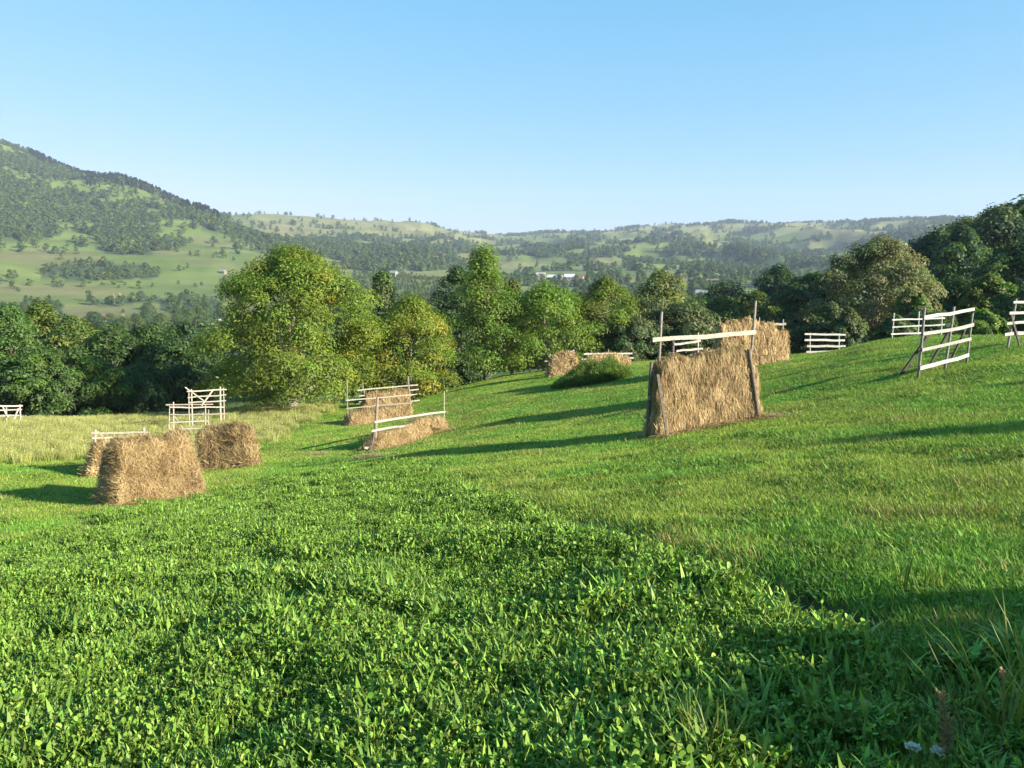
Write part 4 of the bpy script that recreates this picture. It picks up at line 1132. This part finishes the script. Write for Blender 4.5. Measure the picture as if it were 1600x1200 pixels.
# ------------------------------------------------------------------ shrub by the far rack
sA, sB = hit(880, 611), hit(985, 592)
sc0 = (sA + sB) / 2 + np.array([-.2, 1.2, 0]); sc0[2] = h1(sc0[0], sc0[1])
r = np.random.default_rng(5)
n = 2600
sc_d = np.linalg.norm((sB - sA)[:2]); ux = (sB - sA)[:2] / sc_d
a = r.uniform(0, 6.283, n); q = np.sqrt(r.random(n))
loc = np.stack([q * np.cos(a) * sc_d * .58, q * np.sin(a) * 1.5], -1)
P = np.stack([loc[:, 0] * ux[0] - loc[:, 1] * ux[1], loc[:, 0] * ux[1] + loc[:, 1] * ux[0], np.zeros(n)], -1)
P[:, 2] = H(P[:, 0] + sc0[0], P[:, 1] + sc0[1]) - sc0[2] - .03
hh = 1.2 * (1 - 0.62 * q ** 2.2) * (0.6 + .65 * fbm(loc[:, 0] * 1.6 + 5, loc[:, 1] * 1.6, 77, 3)) * r.uniform(.75, 1.3, n) * np.interp(loc[:, 0] / (sc_d * .58), [-1, -.2, .5, 1], [.55, .95, 1.1, .8])
parts = [blades(P, hh, r.uniform(.02, .035, n), r.uniform(0, 6.28, n), r.uniform(0, .18, n), r.uniform(0, .35, n), [1, .8, .5, .1], jcol((.14, .20, .035), n, r))]
for k in range(9):
    f = r.uniform(.25, 1.0, n)
    B = P.copy(); B[:, 2] += hh * f * .97; B[:, :2] += r.normal(0, .05, (n, 2))
    parts.append(blades(B, r.uniform(.10, .2, n), r.uniform(.035, .07, n), r.uniform(0, 6.28, n), r.uniform(.5, 1.5, n), r.uniform(0, .6, n), [.3, 1, .6, .1], jcol((.135, .205, .035), n, r)))
v, f, c = join(parts)
o = obj("shrub", mesh_np("shrub", v, f, M_LEAF, c)); o.location = sc0
tag(o, "dense dark green weedy shrub in front of the far racks", "shrub")

# ------------------------------------------------------------------ things lying about: scraps of hay
def scrap(px_, py_, rx, ry, label, seed, n=700):
    r = np.random.default_rng(seed); P0 = hit(px_, py_)
    P = np.stack([r.normal(0, rx, n), r.normal(0, ry, n), np.zeros(n)], -1)
    P[:, 2] = H(P[:, 0] + P0[0], P[:, 1] + P0[1]) - P0[2] + r.uniform(0.01, .14, n) * np.exp(-(P[:, 0] / rx) ** 2 - (P[:, 1] / ry) ** 2)
    v, f, c = blades(P, r.uniform(.15, .35, n), r.uniform(.012, .022, n), r.uniform(0, 6.28, n), r.uniform(1.2, 1.6, n), r.uniform(-.1, .3, n), [1, .9, .4], jcol(HAYC * .9, n, r))
    o = obj("hay_scrap", mesh_np("hay_scrap", v, f, M_STRAW, c)); o.location = P0
    tag(o, label, "hay scrap", "scraps of hay on the grass")
scrap(1203, 656, .35, .3, "flat scrap of hay right of the front rack's foot", 1)
scrap(688, 676, .5, .5, "shaded spill of hay at the right end of the middle rack", 2)
scrap(580, 716, .55, .4, "loose hay on the grass before the middle rack's left pole", 3)
scrap(498, 713, .35, .3, "small brown hay scrap on grass left of the middle rack", 4, 400)

# ------------------------------------------------------------------ houses in the valley and on the hills
GLASS = (0.03, 0.035, 0.04)
def house(px_, d_, w, l, hw, hr, yaw, wc, rc, label, chim=False, cat="house", name="house", dz=0.0):
    P = ground_px(px_, d_)
    t = empty(name, (P[0], P[1], P[2] + dz), R(yaw)); tag(t, label, cat)
    mb = MB()
    x0, x1, y0, y1 = -w / 2, w / 2, -l / 2, l / 2
    V = [(x0, y0, -2), (x1, y0, -2), (x1, y1, -2), (x0, y1, -2), (x0, y0, hw), (x1, y0, hw), (x1, y1, hw), (x0, y1, hw), (0, y0, hw + hr - .1), (0, y1, hw + hr - .1)]
    mb.add(V, [(0, 1, 5, 4), (1, 2, 6, 5), (2, 3, 7, 6), (3, 0, 4, 7), (4, 5, 8, 8), (6, 7, 9, 9)], wc)
    obj("wall", mb.mesh("wall", M_WALL), t)
    mb = MB(); e = 0.5; k = hr / (w / 2)
    for s in (-1, 1):
        a = np.array([(0, y0 - e, hw + hr), (0, y1 + e, hw + hr), (s * (w / 2 + e), y1 + e, hw - k * e), (s * (w / 2 + e), y0 - e, hw - k * e)])
        b = a + np.array([0, 0, 0.18])
        mb.add(np.concatenate([a, b]), [(0, 1, 2, 3), (4, 5, 6, 7), (0, 1, 5, 4), (1, 2, 6, 5), (2, 3, 7, 6), (3, 0, 4, 7)], rc)
    rf = obj("roof", mb.mesh("roof", M_WALL), t)
    if chim:
        mb = MB(); mb.bar((w * .15, l * .2, hw + hr * .4), (w * .15, l * .2, hw + hr + .8), .5, .5, (1, 0, 0), (.35, .25, .2)); obj("chimney", mb.mesh("chimney", M_WALL), rf)
    for s in (-.25, .25):
        mb = MB(); mb.bar((w * s, y0 - .03, hw * .35), (w * s, y0 - .03, hw * .8), w * .14, .1, (0, 1, 0), GLASS); obj("window", mb.mesh("window", M_WALL), t)
    for s in (-.3, 0, .3):
        for q in (x0 - .03, x1 + .03):
            mb = MB(); mb.bar((q, l * s, hw * .35), (q, l * s, hw * .8), l * .1, .1, (1, 0, 0), GLASS); obj("window", mb.mesh("window", M_WALL), t)
WHT = (.25, .24, .225)
house(103, 330, 8, 10, 4.6, 3.6, 30, (.5, .47, .42), (.42, .38, .33), "pale gabled house above the olive tree, left valley", True)
house(157, 330, 6, 8, 4.0, 3.2, 20, (.22, .17, .13), (.16, .13, .12), "dark gabled wooden house in the left valley")
house(192, 345, 6, 8, 3.4, 1.8, -30, (.4, .34, .27), (.5, .46, .40), "low pale roof half hidden right of the dark gabled house")
house(305, 380, 5, 7, 4.4, 2.6, 10, (.40, .17, .10), (.3, .14, .09), "red brick house left of the white house below the walnut's flank")
house(334, 380, 8, 9, 4.4, 3.0, 60, WHT, (.52, .52, .52), "white roofed house partly behind the walnut's left flank")
house(353, 900, 4.5, 6.5, 2.4, 1.8, 70, (.22, .18, .13), (.24, .23, .22), "lone grey barn on the green hillside above the walnut", False, "barn", "barn")
house(513, 1250, 8, 11, 4.5, 4, 70, WHT, (.20, .09, .06), "white house with dark red roof on the hill above the walnut")
house(617, 950, 6, 9, 4, 2.5, 60, WHT, (.3, .3, .3), "small white house in the woods above the orchard")
house(668, 1450, 7, 10, 4, 2.6, 80, WHT, (.33, .33, .35), "white house high on the central hill")
house(862, 980, 8, 11, 5, 3, 70, (.34, .33, .31), (.52, .50, .48), "largest white building of the distant village")
house(872, 960, 9, 12, 5, 3.5, 40, WHT, (.45, .43, .42), "white house next to the largest village building")
house(889, 970, 9, 12, 5, 3.5, 80, WHT, (.46, .46, .48), "grey roofed white village house left of the orange roof")
house(904, 930, 8, 11, 4, 4, 60, WHT, (.30, .13, .08), "village house with an orange red roof")
house(845, 1000, 8, 12, 5, 3.5, 80, WHT, (.42, .36, .33), "leftmost white house of the distant village")
house(1094, 620, 6, 8, 3.5, 2.2, 60, WHT, (.32, .32, .32), "white roofed barn behind the trees by the front rack", False, "barn", "barn")

# tiny haycocks and racks far across the valley
for i, (px_, py_, lab) in enumerate(((177, 465, "left haycock of a pair on the green hillside"), (187, 462, "right haycock of a pair on the green hillside"), (162, 495, "leftmost tan hay heap on the valley meadow behind the houses"),
                                     (191, 494, "middle tan hay heap on the valley meadow behind the houses"), (215, 493, "right tan hay heap on the valley meadow behind the houses"))):
    P = hit(px_, py_, 3000, 120)
    r = np.random.default_rng(90 + i); k = 14; rows = 9; w = 1.1 if i < 2 else .8; L = 1.0 if i < 2 else 2.4; hh = 2.6 if i < 2 else 1.6
    V = []
    for j in range(rows):
        f = j / (rows - 1)
        q = (1 - f ** 2.2) ** .5 + .02
        for m in range(k):
            th = 6.283 * m / k
            V.append((math.cos(th) * w * q * L * r.uniform(.9, 1.1), math.sin(th) * w * q * r.uniform(.9, 1.1), -.3 + f * (hh + .3)))
    F = [(j * k + m, j * k + (m + 1) % k, (j + 1) * k + (m + 1) % k, (j + 1) * k + m) for j in range(rows - 1) for m in range(k)]
    mb = MB(); mb.add(V, F, HAYC * (.55 if i < 2 else .5)); o = obj("haycock", mb.mesh("haycock", M_HAY)); o.location = P
    tag(o, lab, "haycock", "far haycocks across the valley")

# ------------------------------------------------------------------ weeds in the near right corner
def tuft(px_, py_, n, hgt, wid, label, seed, c=(.17, .25, .05), spread=.12, lean=.4, name="grass_tuft", az=None, tilt0=.05):
    r = np.random.default_rng(seed); P0 = hit(px_, py_)
    b = disc(n, spread, r, False); b[:, 2] = -.02
    a = r.uniform(0, 6.28, n) if az is None else r.normal(az, .5, n)
    v, f, c = blades(b, r.uniform(.5, 1, n) * hgt, r.uniform(.6, 1.2, n) * wid, a, r.uniform(tilt0, tilt0 + lean, n), r.uniform(.1, .9, n), [.8, 1, .9, .6, .05], jcol(c, n, r, .3))
    o = obj(name, mesh_np(name, v, f, M_GRASS, c)); o.location = P0
    return tag(o, label, "grass tuft", "tall grass tufts in the near corner")
tuft(1105, 1195, 110, .34, .008, "tall green grass tuft at the bottom edge among clover", 61)
tuft(1600, 1150, 60, .55, .010, "tall grass tuft at the right bottom edge", 62, (.2, .26, .06), .12, .6)
tuft(1530, 1190, 7, .52, .009, "few long arching grass blades leaning left in the shaded corner", 63, (.2, .27, .07), .05, .35, az=2.7, tilt0=.3)
tuft(1440, 925, 60, .3, .008, "grass tuft on the slope above the shaded corner", 64, (.13, .2, .03), .15)
tuft(610, 900, 60, .24, .012, "broad bladed grass clump amid the clover", 65, (.16, .25, .045), .12)

def stalk(px_, py_, hgt, label, seed, kind_):
    r = np.random.default_rng(seed); P0 = hit(px_, py_)
    t = empty("seed_stalk" if kind_ != "flower" else "white_flower", P0); tag(t, label, "seed stalk" if kind_ != "flower" else "flower")
    mb = MB(); top = np.array([r.uniform(-.05, .03), 0.02, hgt])
    mb.tube([(0, 0, -.05), top * .5 + np.array([.01, 0, 0]), top], [.0035, .003, .002], 5, (.24, .2, .09) if kind_ != "flower" else (.15, .2, .06))
    obj("stem", mb.mesh("stem", M_STRAW), t)
    if kind_ == "dock":
        n = 160; f = r.uniform(.45, 1.05, n); a = r.uniform(0, 6.28, n)
        B = top[None] * f[:, None] + np.stack([np.cos(a), np.sin(a), np.zeros(n)], -1) * (r.random(n) * .018)[:, None]
        v, ff, c = blades(B, r.uniform(.008, .018, n), r.uniform(.006, .011, n), a, r.uniform(.2, 1.4, n), np.zeros(n), [.4, 1, .3], jcol((.26, .19, .09), n, r)); nm = "seed_head"
    elif kind_ == "plantain":
        n = 90; f = r.uniform(.93, 1.03, n); a = r.uniform(0, 6.28, n)
        B = top[None] * f[:, None]
        v, ff, c = blades(B, r.uniform(.008, .014, n), r.uniform(.005, .008, n), a, r.uniform(.6, 1.5, n), np.zeros(n), [.5, 1, .4], jcol((.38, .28, .16), n, r)); nm = "seed_head"
    else:
        n = 60; a = r.uniform(0, 6.28, n); q = np.sqrt(r.random(n)) * (.019 if kind_ == "flower" else .015)
        B = top[None] + np.stack([np.cos(a) * q, np.sin(a) * q, -q * .25], -1)
        v, ff, c = blades(B, r.uniform(.008, .015, n), r.uniform(.008, .014, n), a, r.uniform(.5, 1.6, n), np.zeros(n), [.5, 1, .5], jcol((.60, .58, .50) if kind_ == "flower" else (.42, .36, .26), n, r, .15, .04)); nm = "flower_head"
    obj(nm, mesh_np(nm, v, ff, M_STRAW, c), t)
stalk(1480, 1215, .30, "brown dock stalk full of seeds in the bottom right corner", 71, "dock")
stalk(1471, 1225, .22, "shorter brown seed stalk beside the dock stalk", 72, "dock")
stalk(1562, 1205, .36, "thin leaning stalk with a ribbed brown seed head", 73, "plantain")
stalk(1342, 1145, .12, "dried pale umbel on a short stem in the shaded corner", 74, "umbel")
stalk(1441, 1225, .13, "white flower cluster at the bottom edge", 75, "flower")
stalk(1461, 1228, .12, "smaller white flower right of the white cluster at bottom edge", 76, "flower")

# ------------------------------------------------------------------ air
HZ = obj("haze", None) if False else None
hv = np.array([(sx, sy, sz) for sz in (-140.0, 760.0) for sy in (-1200.0, 4450.0) for sx in (-4450.0, 4450.0)])
terr_min = float(ZG.min())
hv[:4, 2] = terr_min - 1.5
hv[4:, 2] = float(ZG.max()) + 60
hv[:, 1] = np.where(hv[:, 1] < 0, -4450, 4450)
hf = [(0, 2, 3, 1), (4, 5, 7, 6), (0, 1, 5, 4), (2, 6, 7, 3), (0, 4, 6, 2), (1, 3, 7, 5)]
me = bpy.data.meshes.new("haze"); me.from_pydata(hv.tolist(), [], hf)
m, nt, out = new_mat("haze")
pv = nt.nodes.new("ShaderNodeVolumePrincipled")
pv.inputs["Color"].default_value = (0.66, 0.78, 1.0, 1)
pv.inputs["Density"].default_value = 0.00011
pv.inputs["Anisotropy"].default_value = 0.0
nt.links.new(pv.outputs[0], out.inputs["Volume"])
me.materials.append(m)
tag(obj("haze", me), "faint blue haze over the valley", "haze", kind="stuff")
